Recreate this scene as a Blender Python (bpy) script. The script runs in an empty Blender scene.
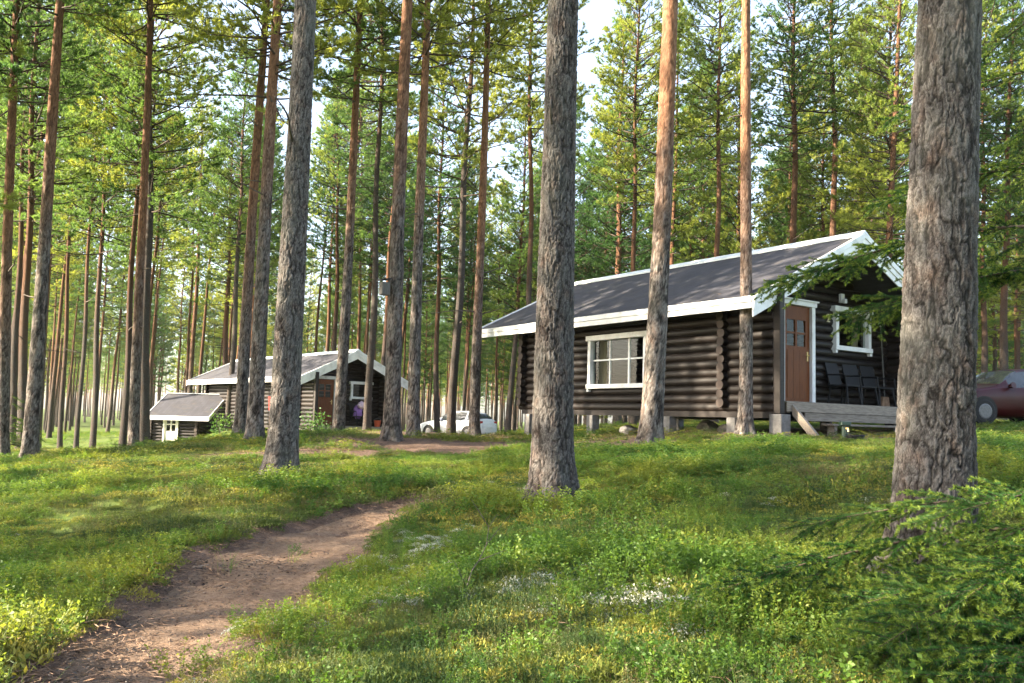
import bpy, bmesh, math, random
import numpy as np
from mathutils import Vector, Matrix, Quaternion
random.seed(7); rng = np.random.default_rng(7)
S = bpy.context.scene
COL = S.collection

# ------------------------------------------------------------------ camera, sky, sun, exposure
FPX, IW, IH = 880.0, 1024, 683
PITCH, ROLL, EYE = math.radians(5.1), math.radians(1.6), 1.5
CF = np.array([0, math.cos(PITCH), math.sin(PITCH)])
_r0 = np.array([1.0, 0, 0]); _u0 = np.array([0, -math.sin(PITCH), math.cos(PITCH)])
CR = math.cos(ROLL) * _r0 + math.sin(ROLL) * _u0
CU = -math.sin(ROLL) * _r0 + math.cos(ROLL) * _u0
CP = np.array([0, 0, EYE])
cam = bpy.data.cameras.new('camera'); cam.sensor_width = 36.0; cam.lens = 36.0 * FPX / IW
cam.clip_start = 0.05; cam.clip_end = 4000
cob = bpy.data.objects.new('camera', cam); COL.objects.link(cob)
cob.matrix_world = Matrix(((CR[0], CU[0], -CF[0], CP[0]), (CR[1], CU[1], -CF[1], CP[1]), (CR[2], CU[2], -CF[2], CP[2]), (0, 0, 0, 1)))
S.camera = cob
SUN_AZ, SUN_EL = math.radians(-101), math.radians(27)      # azimuth clockwise from the view direction (+Y)
w = bpy.data.worlds.new('World'); S.world = w; w.use_nodes = True
nt = w.node_tree; bg = nt.nodes['Background']
sky = nt.nodes.new('ShaderNodeTexSky'); sky.sky_type = 'NISHITA'; sky.sun_disc = False
sky.sun_elevation = SUN_EL; sky.sun_rotation = SUN_AZ; sky.dust_density = 2.5; sky.air_density = 1.0; sky.ozone_density = 1.0
hs = nt.nodes.new('ShaderNodeHueSaturation'); hs.inputs['Saturation'].default_value = .8; hs.inputs['Value'].default_value = 1.15   # thin high veil
nt.links.new(sky.outputs[0], hs.inputs['Color']); nt.links.new(hs.outputs[0], bg.inputs[0]); bg.inputs[1].default_value = 0.085
sun = bpy.data.lights.new('sun', 'SUN'); sun.energy = 5.0; sun.angle = math.radians(0.6); sun.color = (1.0, 0.86, 0.66)
so = bpy.data.objects.new('sun', sun); COL.objects.link(so)
sdir = Vector((math.sin(SUN_AZ) * math.cos(SUN_EL), math.cos(SUN_AZ) * math.cos(SUN_EL), math.sin(SUN_EL)))
so.rotation_euler = sdir.to_track_quat('Z', 'Y').to_euler(); so.location = sdir * 60
S.view_settings.view_transform = 'Standard'; S.view_settings.look = 'None'; S.view_settings.gamma = 1.0
S.view_settings.exposure = 2.9; S.view_settings.use_curve_mapping = False
S.render.engine = 'CYCLES'
S.cycles.use_denoising = True
S.cycles.max_bounces = 6; S.cycles.diffuse_bounces = 3; S.cycles.glossy_bounces = 2; S.cycles.transmission_bounces = 4; S.cycles.transparent_max_bounces = 8
S.cycles.caustics_reflective = False; S.cycles.caustics_refractive = False

# ------------------------------------------------------------------ pixel <-> place (to survey the photo)
def project(P):
    d = np.atleast_2d(P) - CP; z = d @ CF
    return np.stack([512 + FPX * (d @ CR) / z, 341.5 - FPX * (d @ CU) / z], 1)
def at(px, py, D):
    r = CF * FPX + (px - 512) * CR + (341.5 - py) * CU
    return CP + r * (D / r[1])

# ------------------------------------------------------------------ noise
def _h(ix, iy, s):
    n = (ix.astype(np.int64) * 374761393 + iy.astype(np.int64) * 668265263 + s * 1442695041) & 0xffffffff
    n = ((n ^ (n >> 13)) * 1274126177) & 0xffffffff
    n = ((n ^ (n >> 16)) * 2246822519) & 0xffffffff
    return (n & 0xffffff) / float(0xffffff)
def vnoise(x, y, s=0, wrap=None):
    x = np.asarray(x, float); y = np.asarray(y, float)
    ix = np.floor(x); iy = np.floor(y); fx = x - ix; fy = y - iy
    fx = fx * fx * (3 - 2 * fx); fy = fy * fy * (3 - 2 * fy)
    i0, i1 = (np.mod(ix, wrap), np.mod(ix + 1, wrap)) if wrap else (ix, ix + 1)
    a = _h(i0, iy, s); b = _h(i1, iy, s); c = _h(i0, iy + 1, s); d = _h(i1, iy + 1, s)
    return (a * (1 - fx) + b * fx) * (1 - fy) + (c * (1 - fx) + d * fx) * fy
def fbm(x, y, s=0, o=4, wrap=None):
    t = 0; a = .5
    for i in range(o):
        t = t + a * vnoise(x * 2 ** i, y * 2 ** i, s + i, wrap * 2 ** i if wrap else None); a *= .5
    return t
def cellular(x, y, s, wrap=None):
    ix = np.floor(x); iy = np.floor(y)
    f1 = np.full(x.shape, 9.0); f2 = np.full(x.shape, 9.0); cid = np.zeros(x.shape)
    for dx in (-1, 0, 1):
        for dy in (-1, 0, 1):
            cx = ix + dx; cy = iy + dy; hx = np.mod(cx, wrap) if wrap else cx
            px = cx + .1 + .8 * _h(hx, cy, s); py = cy + .1 + .8 * _h(hx, cy, s + 5)
            d = np.hypot(x - px, y - py)
            m = d < f1; f2 = np.where(m, f1, np.minimum(f2, d)); cid = np.where(m, _h(hx, cy, s + 9), cid); f1 = np.where(m, d, f1)
    return f1, f2, cid

# ------------------------------------------------------------------ object helpers
def link(o, parent=None):
    COL.objects.link(o)
    if parent is not None: o.parent = parent
    return o
def tag(o, label, cat, group=None, kind=None):
    if label: o['label'] = label
    if cat: o['category'] = cat
    if group: o['group'] = group
    if kind: o['kind'] = kind
    return o
def thing(name, label, cat, loc=(0, 0, 0), rz=0.0, group=None):
    o = bpy.data.objects.new(name, None); link(o); o.empty_display_size = .2
    o.location = tuple(float(c) for c in loc); o.rotation_euler = (0, 0, rz)
    return tag(o, label, cat, group)
def mesh_np(name, V, F, mats=(), smooth=False, mi=None):
    """V (n,3); F (m,k) all the same corner count"""
    V = np.asarray(V, np.float32); F = np.asarray(F, np.int32); m = bpy.data.meshes.new(name)
    k = F.shape[1]
    m.vertices.add(len(V)); m.vertices.foreach_set('co', V.ravel())
    m.loops.add(F.size); m.loops.foreach_set('vertex_index', F.ravel())
    m.polygons.add(len(F)); m.polygons.foreach_set('loop_start', np.arange(0, F.size, k, dtype=np.int32))
    m.polygons.foreach_set('loop_total', np.full(len(F), k, np.int32))
    if mi is not None: m.polygons.foreach_set('material_index', np.asarray(mi, np.int32))
    m.polygons.foreach_set('use_smooth', np.full(len(F), smooth, bool))
    for mt in mats: m.materials.append(mt)
    m.update(calc_edges=True); return m
def fattr(m, name, vals):
    a = m.attributes.new(name, 'FLOAT', 'POINT'); a.data.foreach_set('value', np.asarray(vals, np.float32))
def ob(name, mesh, parent=None, loc=None, rot=None, scale=None):
    o = bpy.data.objects.new(name, mesh); link(o, parent)
    if loc is not None: o.location = tuple(float(c) for c in loc)
    if rot is not None: o.rotation_euler = rot
    if scale is not None: o.scale = scale
    return o
class MB:
    def __init__(s): s.v = []; s.f = []; s.m = []
    def box(s, x0, x1, y0, y1, z0, z1, mi=0):
        b = len(s.v); s.v += [(x, y, z) for z in (z0, z1) for y in (y0, y1) for x in (x0, x1)]
        for q in ((0, 2, 3, 1), (4, 5, 7, 6), (0, 1, 5, 4), (2, 6, 7, 3), (0, 4, 6, 2), (1, 3, 7, 5)):
            s.f.append([b + i for i in q]); s.m.append(mi)
        return s
    def prism(s, pts, y0, y1, axis='y', mi=0):
        """pts 2-D outline (x,z) pushed along y, or (y,z) pushed along x, or (x,y) along z"""
        b = len(s.v); n = len(pts)
        def P(p, t): return {'y': (p[0], t, p[1]), 'x': (t, p[0], p[1]), 'z': (p[0], p[1], t)}[axis]
        s.v += [P(p, y0) for p in pts] + [P(p, y1) for p in pts]
        s.f += [[b + i for i in range(n)][::-1], [b + n + i for i in range(n)]]; s.m += [mi, mi]
        for i in range(n):
            j = (i + 1) % n; s.f.append([b + i, b + j, b + n + j, b + n + i]); s.m.append(mi)
        return s
    def tube(s, pts, rad, n=8, mi=0, cap=True):
        pts = [Vector(p) for p in pts]; b = len(s.v)
        if not isinstance(rad, (list, tuple)): rad = [rad] * len(pts)
        ref = Vector((.31, .17, .93))
        for i, p in enumerate(pts):
            t = (pts[min(i + 1, len(pts) - 1)] - pts[max(i - 1, 0)]).normalized()
            a = t.cross(ref if abs(t.dot(ref)) < .95 else Vector((1, 0, 0))).normalized(); c = t.cross(a)
            for k in range(n):
                th = 2 * math.pi * k / n; s.v.append(tuple(p + rad[i] * (math.cos(th) * a + math.sin(th) * c)))
        for i in range(len(pts) - 1):
            for k in range(n):
                k2 = (k + 1) % n
                s.f.append([b + i * n + k, b + i * n + k2, b + (i + 1) * n + k2, b + (i + 1) * n + k]); s.m.append(mi)
        if cap:
            s.f.append([b + k for k in range(n)][::-1]); s.m.append(mi)
            e = b + (len(pts) - 1) * n; s.f.append([e + k for k in range(n)]); s.m.append(mi)
        return s
    def mesh(s, name, *mats, smooth=False, bevel=0.0):
        m = bpy.data.meshes.new(name); m.from_pydata(s.v, [], s.f)
        for mt in mats: m.materials.append(mt)
        m.polygons.foreach_set('material_index', np.array(s.m, np.int32))
        m.polygons.foreach_set('use_smooth', np.full(len(s.f), smooth, bool))
        bm = bmesh.new(); bm.from_mesh(m); bmesh.ops.recalc_face_normals(bm, faces=bm.faces)
        if bevel: bmesh.ops.bevel(bm, geom=list(bm.edges), offset=bevel, segments=1, affect='EDGES', clamp_overlap=True)
        bm.to_mesh(m); bm.free(); m.update(); return m
    def build(s, name, parent, *mats, smooth=False, bevel=0.0, **kw):
        return ob(name, s.mesh(name, *mats, smooth=smooth, bevel=bevel), parent, **kw)

# ------------------------------------------------------------------ materials
def ramp(nt, fac, stops):
    r = nt.nodes.new('ShaderNodeValToRGB'); e = r.color_ramp.elements
    while len(e) < len(stops): e.new(.5)
    for i, (p, c) in enumerate(stops): e[i].position = p; e[i].color = (*c, 1)
    nt.links.new(fac, r.inputs[0]); return r.outputs[0]
def texco(nt, kind='Object', scale=(1, 1, 1)):
    t = nt.nodes.new('ShaderNodeTexCoord'); m = nt.nodes.new('ShaderNodeMapping'); m.inputs['Scale'].default_value = scale
    nt.links.new(t.outputs[kind], m.inputs['Vector']); return m.outputs[0]
def wpos(nt, scale=(1, 1, 1)):
    t = nt.nodes.new('ShaderNodeNewGeometry'); m = nt.nodes.new('ShaderNodeMapping'); m.inputs['Scale'].default_value = scale
    nt.links.new(t.outputs['Position'], m.inputs['Vector']); return m.outputs[0]
def noise(nt, vec, scale, detail=4, rough=.6):
    n = nt.nodes.new('ShaderNodeTexNoise'); n.inputs['Scale'].default_value = scale; n.inputs['Detail'].default_value = detail
    n.inputs['Roughness'].default_value = rough; nt.links.new(vec, n.inputs['Vector']); return n.outputs['Fac']
def math_(nt, op, a, b=None, clamp=False):
    n = nt.nodes.new('ShaderNodeMath'); n.operation = op; n.use_clamp = clamp
    for i, x in enumerate((a, b)):
        if x is None: continue
        if isinstance(x, (int, float)): n.inputs[i].default_value = x
        else: nt.links.new(x, n.inputs[i])
    return n.outputs[0]
def mixc(nt, fac, a, b, mode='MIX'):
    n = nt.nodes.new('ShaderNodeMix'); n.data_type = 'RGBA'; n.blend_type = mode
    for s, x in ((0, fac), (6, a), (7, b)):
        if isinstance(x, (int, float)): n.inputs[s].default_value = x
        elif isinstance(x, tuple): n.inputs[s].default_value = (*x, 1)
        else: nt.links.new(x, n.inputs[s])
    return n.outputs[2]
def bump(nt, h, strength=.5, dist=.02):
    b = nt.nodes.new('ShaderNodeBump'); b.inputs['Strength'].default_value = strength; b.inputs['Distance'].default_value = dist
    nt.links.new(h, b.inputs['Height']); return b.outputs[0]
def newmat(name):
    m = bpy.data.materials.new(name); m.use_nodes = True; return m, m.node_tree, m.node_tree.nodes['Principled BSDF']
def mat_noise(name, stops, scale=8, stretch=(1, 1, 1), rough=.8, bstr=.3, bdist=.01, spec=.3, detail=5, objrand=0.0):
    m, nt, p = newmat(name); v = texco(nt, 'Object', stretch); f = noise(nt, v, scale, detail)
    c = ramp(nt, f, stops)
    if objrand:
        oi = nt.nodes.new('ShaderNodeObjectInfo')
        k = math_(nt, 'MULTIPLY_ADD', oi.outputs['Random'], 2 * objrand); nt.nodes[-1].inputs[2].default_value = 1 - objrand
        c = mixc(nt, 1.0, c, k, 'MULTIPLY')
    nt.links.new(c, p.inputs['Base Color']); p.inputs['Roughness'].default_value = rough; p.inputs['Specular IOR Level'].default_value = spec
    if bstr: nt.links.new(bump(nt, f, bstr, bdist), p.inputs['Normal'])
    return m
def mat_leaf(name, stops, pscale=.8, transl=.4, rough=.55, attr=None, attr_col=None, rnd=.5, tcol=1.35, spec=.25):
    """thin leaf: colour from a patch noise over the place, shifted per plant; part of the light passes through"""
    m, nt, p = newmat(name)
    n1 = noise(nt, wpos(nt), pscale, 3); oi = nt.nodes.new('ShaderNodeObjectInfo')
    r = math_(nt, 'MULTIPLY', math_(nt, 'SUBTRACT', oi.outputs['Random'], .5), rnd)
    n1 = math_(nt, 'MULTIPLY_ADD', n1, 2.0); nt.nodes[-1].inputs[2].default_value = -.5
    f = math_(nt, 'ADD', n1, r, True); c = ramp(nt, f, stops)
    if attr:
        a = nt.nodes.new('ShaderNodeAttribute'); a.attribute_name = attr; c = mixc(nt, a.outputs['Fac'], c, attr_col)
    nt.links.new(c, p.inputs['Base Color']); p.inputs['Roughness'].default_value = rough; p.inputs['Specular IOR Level'].default_value = spec
    t = nt.nodes.new('ShaderNodeBsdfTranslucent')
    tc = mixc(nt, 1.0, c, (tcol * 1.05, tcol, tcol * .6), 'MULTIPLY'); nt.links.new(tc, t.inputs['Color'])
    mx = nt.nodes.new('ShaderNodeMixShader'); mx.inputs[0].default_value = transl
    nt.links.new(p.outputs[0], mx.inputs[1]); nt.links.new(t.outputs[0], mx.inputs[2])
    nt.links.new(mx.outputs[0], nt.nodes['Material Output'].inputs['Surface'])
    return m
M = {}
M['log'] = mat_noise('dark_stained_log', [(.3, (.0055, .0036, .0028)), (.55, (.011, .0074, .0058)), (.8, (.022, .015, .012))], 3, (1, 14, 14), .5, .3, .008, .28, objrand=.45)
M['log_end'] = mat_noise('weathered_log_end', [(.3, (.025, .018, .015)), (.7, (.075, .056, .047))], 14, (1, 1, 1), .7, .3, .01, objrand=.3)
M['white'] = mat_noise('white_paint', [(.28, (.48, .48, .46)), (.45, (.66, .66, .65)), (.65, (.76, .76, .75))], 3.5, (1, 1, 1), .5, .08, .004, .4)
M['cream'] = mat_noise('cream_paint', [(.3, (.60, .55, .44)), (.6, (.72, .68, .58))], 5, (1, 1, 1), .5, .08, .004, .4)
M['metal_cap'] = mat_noise('pale_ridge_metal', [(.3, (.55, .60, .63)), (.6, (.68, .73, .75))], 4, (1, 1, 1), .35, .03, .004, .5)
M['door'] = mat_noise('varnished_brown_door', [(.3, (.090, .026, .007)), (.6, (.145, .044, .011)), (.8, (.18, .060, .017))], 4, (14, 14, 1), .45, .1, .004, .15)
M['deck'] = mat_noise('weathered_deck_wood', [(.3, (.09, .075, .06)), (.55, (.19, .16, .13)), (.8, (.27, .24, .20))], 5, (1, 16, 16), .8, .3, .006, objrand=.2)
M['concrete'] = mat_noise('old_concrete', [(.3, (.10, .095, .09)), (.7, (.19, .185, .18))], 9, (1, 1, 1), .9, .4, .01)
M['dark'] = mat_noise('black_plastic', [(.3, (.005, .005, .006)), (.7, (.010, .010, .011))], 12, (1, 1, 1), .6, .05, .003, .25)
M['dark_wood'] = mat_noise('dark_stained_board', [(.3, (.010, .007, .006)), (.7, (.022, .016, .013))], 4, (1, 10, 10), .6, .2, .005)
M['brass'] = mat_noise('brass', [(.3, (.55, .38, .12)), (.7, (.7, .5, .2))], 20, (1, 1, 1), .3, 0, 0, .5)
M['curtain'] = mat_noise('linen_curtain', [(.3, (.30, .22, .15)), (.7, (.42, .33, .24))], 6, (20, 20, 1), .9, .3, .01)
M['stone'] = mat_noise('grey_stone', [(.3, (.10, .095, .09)), (.7, (.27, .26, .25))], 6, (1, 1, 1), .9, .5, .02)
M['rubber'] = mat_noise('tyre_rubber', [(.3, (.012, .012, .012)), (.7, (.022, .022, .022))], 20, (1, 1, 1), .8, .1, .003)
M['rim'] = mat_noise('alloy', [(.3, (.07, .07, .075)), (.7, (.12, .12, .125))], 20, (1, 1, 1), .35, 0, 0, .5)
M['red_light'] = mat_noise('tail_lamp_red', [(.3, (.35, .01, .012)), (.7, (.45, .02, .02))], 20, (1, 1, 1), .2, 0, 0, .5)
M['clear_light'] = mat_noise('headlamp', [(.3, (.55, .55, .56)), (.7, (.65, .65, .66))], 20, (1, 1, 1), .15, 0, 0, .5)
M['red_cloth'] = mat_noise('red_cloth', [(.3, (.36, .03, .025)), (.7, (.50, .05, .04))], 8, (1, 1, 1), .9, .2, .01)
M['purple_cloth'] = mat_noise('violet_cloth', [(.3, (.20, .10, .34)), (.7, (.34, .18, .50))], 8, (1, 1, 1), .9, .2, .01)
M['pink_cloth'] = mat_noise('pale_pink_cloth', [(.3, (.60, .42, .52)), (.7, (.74, .58, .66))], 8, (1, 1, 1), .9, .2, .01)
M['orange_plastic'] = mat_noise('orange_plastic', [(.3, (.50, .07, .02)), (.7, (.60, .10, .03))], 8, (1, 1, 1), .45, .05, .005, .5)
M['green_metal'] = mat_noise('green_paint', [(.3, (.010, .026, .018)), (.7, (.016, .038, .025))], 12, (1, 1, 1), .45, .1, .004, .5)
M['plate_yellow'] = mat_noise('faded_number_paint', [(.3, (.45, .38, .24)), (.7, (.55, .48, .32))], 12, (1, 1, 1), .6, 0, 0)
M['grey_wood'] = mat_noise('weathered_grey_board', [(.3, (.06, .056, .050)), (.7, (.13, .125, .115))], 6, (12, 12, 1), .85, .3, .006)
M['twig'] = mat_noise('dead_twig', [(.3, (.05, .040, .032)), (.7, (.12, .10, .085))], 12, (1, 1, 1), .9, .3, .004)
M['bough'] = mat_noise('pine_bough', [(.3, (.030, .021, .016)), (.7, (.075, .052, .037))], 10, (1, 1, 1), .9, 0, 0)
M['dark_litter'] = mat_noise('dark_bark_flakes', [(.3, (.018, .012, .010)), (.7, (.05, .034, .026))], 12, (1, 1, 1), .9, 0, 0)
M['pale_litter'] = mat_noise('pale_chips', [(.3, (.20, .16, .12)), (.7, (.33, .28, .23))], 12, (1, 1, 1), .9, 0, 0)
M['cone'] = mat_noise('litter_brown', [(.3, (.13, .075, .045)), (.7, (.29, .19, .125))], 12, (1, 1, 1), .9, .3, .004)
def mat_felt():
    m, nt, p = newmat('roof_felt'); v = texco(nt, 'Object'); n = noise(nt, v, 2.2, 6)
    br = nt.nodes.new('ShaderNodeTexBrick'); br.inputs['Scale'].default_value = 1.0; br.offset = .5
    br.inputs['Brick Width'].default_value = .33; br.inputs['Row Height'].default_value = .14; br.inputs['Mortar Size'].default_value = .006
    br.inputs['Color1'].default_value = (.78, .78, .80, 1); br.inputs['Color2'].default_value = (1.2, 1.2, 1.2, 1); br.inputs['Mortar'].default_value = (.45, .45, .45, 1)
    mp = nt.nodes.new('ShaderNodeMapping'); mp.inputs['Rotation'].default_value = (0, 0, math.pi / 2); nt.links.new(v, mp.inputs[0]); nt.links.new(mp.outputs[0], br.inputs[0])
    c = mixc(nt, 1.0, ramp(nt, n, [(.3, (.019, .019, .026)), (.7, (.033, .033, .043))]), br.outputs['Color'], 'MULTIPLY')
    c = mixc(nt, math_(nt, 'MULTIPLY', math_(nt, 'SUBTRACT', noise(nt, texco(nt, 'Object', (.5, 1.6, 1)), 3.0, 6, .7), .54, True), 4.0, True), c, (.060, .050, .036))   # needles and moss gathered on the felt
    nt.links.new(c, p.inputs['Base Color']); p.inputs['Roughness'].default_value = .85
    nt.links.new(bump(nt, math_(nt, 'MULTIPLY', br.outputs['Fac'], -1.0), .5, .01), p.inputs['Normal']); return m
M['felt'] = mat_felt()
def mat_glass():
    m, nt, p = newmat('window_glass'); g = nt.nodes.new('ShaderNodeBsdfGlossy'); g.inputs['Roughness'].default_value = .02; g.inputs['Color'].default_value = (.9, .95, 1, 1)
    t = nt.nodes.new('ShaderNodeBsdfTransparent'); t.inputs['Color'].default_value = (.82, .86, .84, 1)
    fr = nt.nodes.new('ShaderNodeFresnel'); fr.inputs['IOR'].default_value = 1.28; ge = nt.nodes.new('ShaderNodeNewGeometry'); ff = math_(nt, 'MULTIPLY', fr.outputs[0], math_(nt, 'SUBTRACT', 1.0, ge.outputs['Backfacing']))   # reflection only at the outer face of the sheet
    mx = nt.nodes.new('ShaderNodeMixShader'); nt.links.new(ff, mx.inputs[0]); nt.links.new(t.outputs[0], mx.inputs[1]); nt.links.new(g.outputs[0], mx.inputs[2])
    nt.links.new(mx.outputs[0], nt.nodes['Material Output'].inputs['Surface']); return m
M['glass'] = mat_glass()
def mat_carglass():
    m, nt, p = newmat('car_glass'); v = texco(nt); n = noise(nt, v, 3, 2)
    nt.links.new(ramp(nt, n, [(.3, (.02, .024, .026)), (.7, (.05, .056, .06))]), p.inputs['Base Color']); p.inputs['Roughness'].default_value = .05; p.inputs['Specular IOR Level'].default_value = .9; return m
M['car_glass'] = mat_carglass()
def mat_carpaint(name, a, b):
    m, nt, p = newmat(name); n = noise(nt, texco(nt), 2, 3); nt.links.new(ramp(nt, n, [(.3, a), (.7, b)]), p.inputs['Base Color'])
    p.inputs['Roughness'].default_value = .4; p.inputs['Specular IOR Level'].default_value = .25; p.inputs['Coat Weight'].default_value = .12; p.inputs['Coat Roughness'].default_value = .08; return m
M['car_white'] = mat_carpaint('white_car_paint', (.70, .71, .73), (.78, .79, .80))
M['car_red'] = mat_carpaint('dark_red_car_paint', (.026, .002, .003), (.040, .003, .005))
def mat_bark(name, near=False, orange_from=5.5, orange_to=9.0, grey=((.024, .019, .017), (.095, .080, .070), (.20, .175, .158))):
    m, nt, p = newmat(name)
    v = texco(nt, 'Object'); warp = nt.nodes.new('ShaderNodeTexNoise'); warp.inputs['Scale'].default_value = 7; warp.inputs['Detail'].default_value = 2
    nt.links.new(v, warp.inputs['Vector'])
    add = nt.nodes.new('ShaderNodeVectorMath'); add.operation = 'MULTIPLY_ADD'; add.inputs[1].default_value = (.05, .05, .10)
    nt.links.new(warp.outputs['Color'], add.inputs[0]); nt.links.new(v, add.inputs[2])
    mp = nt.nodes.new('ShaderNodeMapping'); mp.inputs['Scale'].default_value = (26, 26, 9); nt.links.new(add.outputs[0], mp.inputs[0])
    vo = nt.nodes.new('ShaderNodeTexVoronoi'); vo.feature = 'DISTANCE_TO_EDGE'; nt.links.new(mp.outputs[0], vo.inputs['Vector'])
    edge = math_(nt, 'MULTIPLY', vo.outputs['Distance'], 3.2, True)
    fine = noise(nt, texco(nt, 'Object', (1, 1, .35)), 60, 5, .7); big = noise(nt, texco(nt, 'Object', (1, 1, .5)), 3, 4)
    if near:
        a = nt.nodes.new('ShaderNodeAttribute'); a.attribute_name = 'plate'
        edge = math_(nt, 'MULTIPLY', math_(nt, 'ADD', math_(nt, 'MULTIPLY', edge, .45), .55), math_(nt, 'MULTIPLY', a.outputs['Fac'], 1.15))
    k = math_(nt, 'ADD', math_(nt, 'MULTIPLY', edge, .85 if near else .6), math_(nt, 'MULTIPLY_ADD', fine, .55)); nt.nodes[-2].inputs[2].default_value = -.12 if near else .0
    g = ramp(nt, k, [(.22, grey[0]), (.50, grey[1]), (.85, grey[2])])
    g = mixc(nt, math_(nt, 'MULTIPLY', math_(nt, 'SUBTRACT', noise(nt, texco(nt, 'Object', (1, 1, .6)), 9, 4), .50, True), 3.0, True), g, mixc(nt, 1.0, g, (1.15, .82, .66), 'MULTIPLY'))
    # lichen-grey bloom in blotches
    g = mixc(nt, math_(nt, 'MULTIPLY', math_(nt, 'SUBTRACT', big, .48, True), 1.6, True), g, (.105, .110, .092))
    o = ramp(nt, k, [(.15, (.06, .030, .018)), (.5, (.165, .084, .048)), (.9, (.25, .140, .085))])
    sx = nt.nodes.new('ShaderNodeSeparateXYZ'); nt.links.new(v, sx.inputs[0])
    mr = nt.nodes.new('ShaderNodeMapRange'); mr.inputs[1].default_value = orange_from; mr.inputs[2].default_value = orange_to
    nt.links.new(math_(nt, 'ADD', sx.outputs['Z'], math_(nt, 'MULTIPLY', math_(nt, 'SUBTRACT', big, .5), 5.0)), mr.inputs[0])
    c = mixc(nt, mr.outputs[0], g, o)
    oi = nt.nodes.new('ShaderNodeObjectInfo'); kk = math_(nt, 'MULTIPLY_ADD', oi.outputs['Random'], .35); nt.nodes[-1].inputs[2].default_value = .82
    c = mixc(nt, 1.0, c, kk, 'MULTIPLY')
    nt.links.new(c, p.inputs['Base Color']); p.inputs['Roughness'].default_value = .92; p.inputs['Specular IOR Level'].default_value = .15
    hh = math_(nt, 'ADD', math_(nt, 'MULTIPLY', fine, .5), 0.0 if near else math_(nt, 'MULTIPLY', edge, 1.0))
    nt.links.new(bump(nt, hh, .55 if near else .9, .012 if near else .025), p.inputs['Normal']); return m
M['bark'] = mat_bark('pine_bark', False, 4.0, 7.5)
M['bark_low'] = mat_bark('pine_bark_orange_early', False, 2.2, 6.0)
M['bark_high'] = mat_bark('pine_bark_grey_tall', False, 8.0, 13.0)
M['bark_mid'] = mat_bark('pine_bark_orange_mid', False, 3.2, 6.0)
NG = ((.012, .010, .009), (.085, .073, .065), (.20, .18, .165))
for _k, _a, _b in (('bark', 4.0, 7.5), ('bark_low', 2.2, 6.0), ('bark_high', 8., 13.), ('bark_mid', 3.2, 5.8)): M['near_' + _k] = mat_bark('plated_' + _k, True, _a, _b, grey=NG)
M['bark_near'] = mat_bark('pine_bark_plates', True, 7.5, 12.0, grey=((.014, .012, .0105), (.066, .059, .054), (.140, .130, .121)))
M['spruce_bark'] = mat_noise('spruce_bark', [(.3, (.04, .028, .020)), (.7, (.09, .065, .048))], 22, (1, 1, .4), .9, .5, .008)
M['pine_needle'] = mat_leaf('pine_needles', [(.2, (.036, .085, .030)), (.5, (.085, .150, .042)), (.8, (.205, .235, .050))], .06, .5, .5, rnd=.55, tcol=1.9)
M['spruce_needle'] = mat_leaf('spruce_needles', [(.2, (.018, .060, .015)), (.5, (.036, .095, .021)), (.8, (.062, .130, .027))], 1.2, .38, .5, attr='tip', attr_col=(.24, .31, .045), rnd=.3, tcol=1.4)  # tip colour: pale new growth, brightened further to stand in for sunlight
M['bilberry'] = mat_leaf('bilberry_leaves', [(.2, (.046, .108, .019)), (.5, (.095, .168, .026)), (.8, (.185, .215, .033))], .55, .46, .5, rnd=.4)
M['heath'] = mat_leaf('crowberry_sprigs', [(.2, (.028, .066, .018)), (.5, (.060, .096, .028)), (.8, (.115, .108, .044))], .7, .35, .6, rnd=.5)
M['grass'] = mat_leaf('fine_grass', [(.2, (.07, .14, .03)), (.5, (.14, .20, .045)), (.8, (.26, .26, .08))], .5, .48, .5, rnd=.5)
M['moss'] = mat_leaf('feather_moss', [(.2, (.066, .095, .020)), (.5, (.140, .162, .028)), (.8, (.25, .225, .045))], .6, .25, .8, rnd=.4)
M['lichen'] = mat_leaf('reindeer_lichen', [(.2, (.30, .32, .27)), (.5, (.42, .44, .37)), (.8, (.50, .50, .42))], 1.0, .2, .9, rnd=.4, tcol=1.0)
M['shrub'] = mat_leaf('shrub_leaves', [(.2, (.04, .10, .025)), (.5, (.065, .14, .035)), (.8, (.10, .18, .04))], 1.0, .4, .5, rnd=.3)
def mat_ground():
    m, nt, p = newmat('forest_floor'); v = wpos(nt); n1 = noise(nt, v, .7, 5); n2 = noise(nt, v, 9, 6, .7); n3 = noise(nt, v, 60, 4, .7)
    green = mixc(nt, n1, ramp(nt, n2, [(.3, (.030, .062, .014)), (.7, (.080, .130, .026))]), ramp(nt, n2, [(.3, (.050, .065, .018)), (.7, (.15, .17, .040))]))
    soil = ramp(nt, math_(nt, 'ADD', math_(nt, 'MULTIPLY', n2, .5), math_(nt, 'MULTIPLY', n3, .5)), [(.3, (.045, .031, .023)), (.5, (.120, .080, .060)), (.7, (.22, .155, .12))])
    a = nt.nodes.new('ShaderNodeAttribute'); a.attribute_name = 'bare'
    f = math_(nt, 'MULTIPLY', math_(nt, 'SUBTRACT', math_(nt, 'ADD', a.outputs['Fac'], math_(nt, 'MULTIPLY', n2, .6)), .55, True), 3.0, True)
    nt.links.new(mixc(nt, f, green, soil), p.inputs['Base Color']); p.inputs['Roughness'].default_value = .95; p.inputs['Specular IOR Level'].default_value = .1
    nt.links.new(bump(nt, math_(nt, 'ADD', n2, math_(nt, 'MULTIPLY', n3, .4)), .8, .04), p.inputs['Normal']); return m
M['ground'] = mat_ground()
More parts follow.
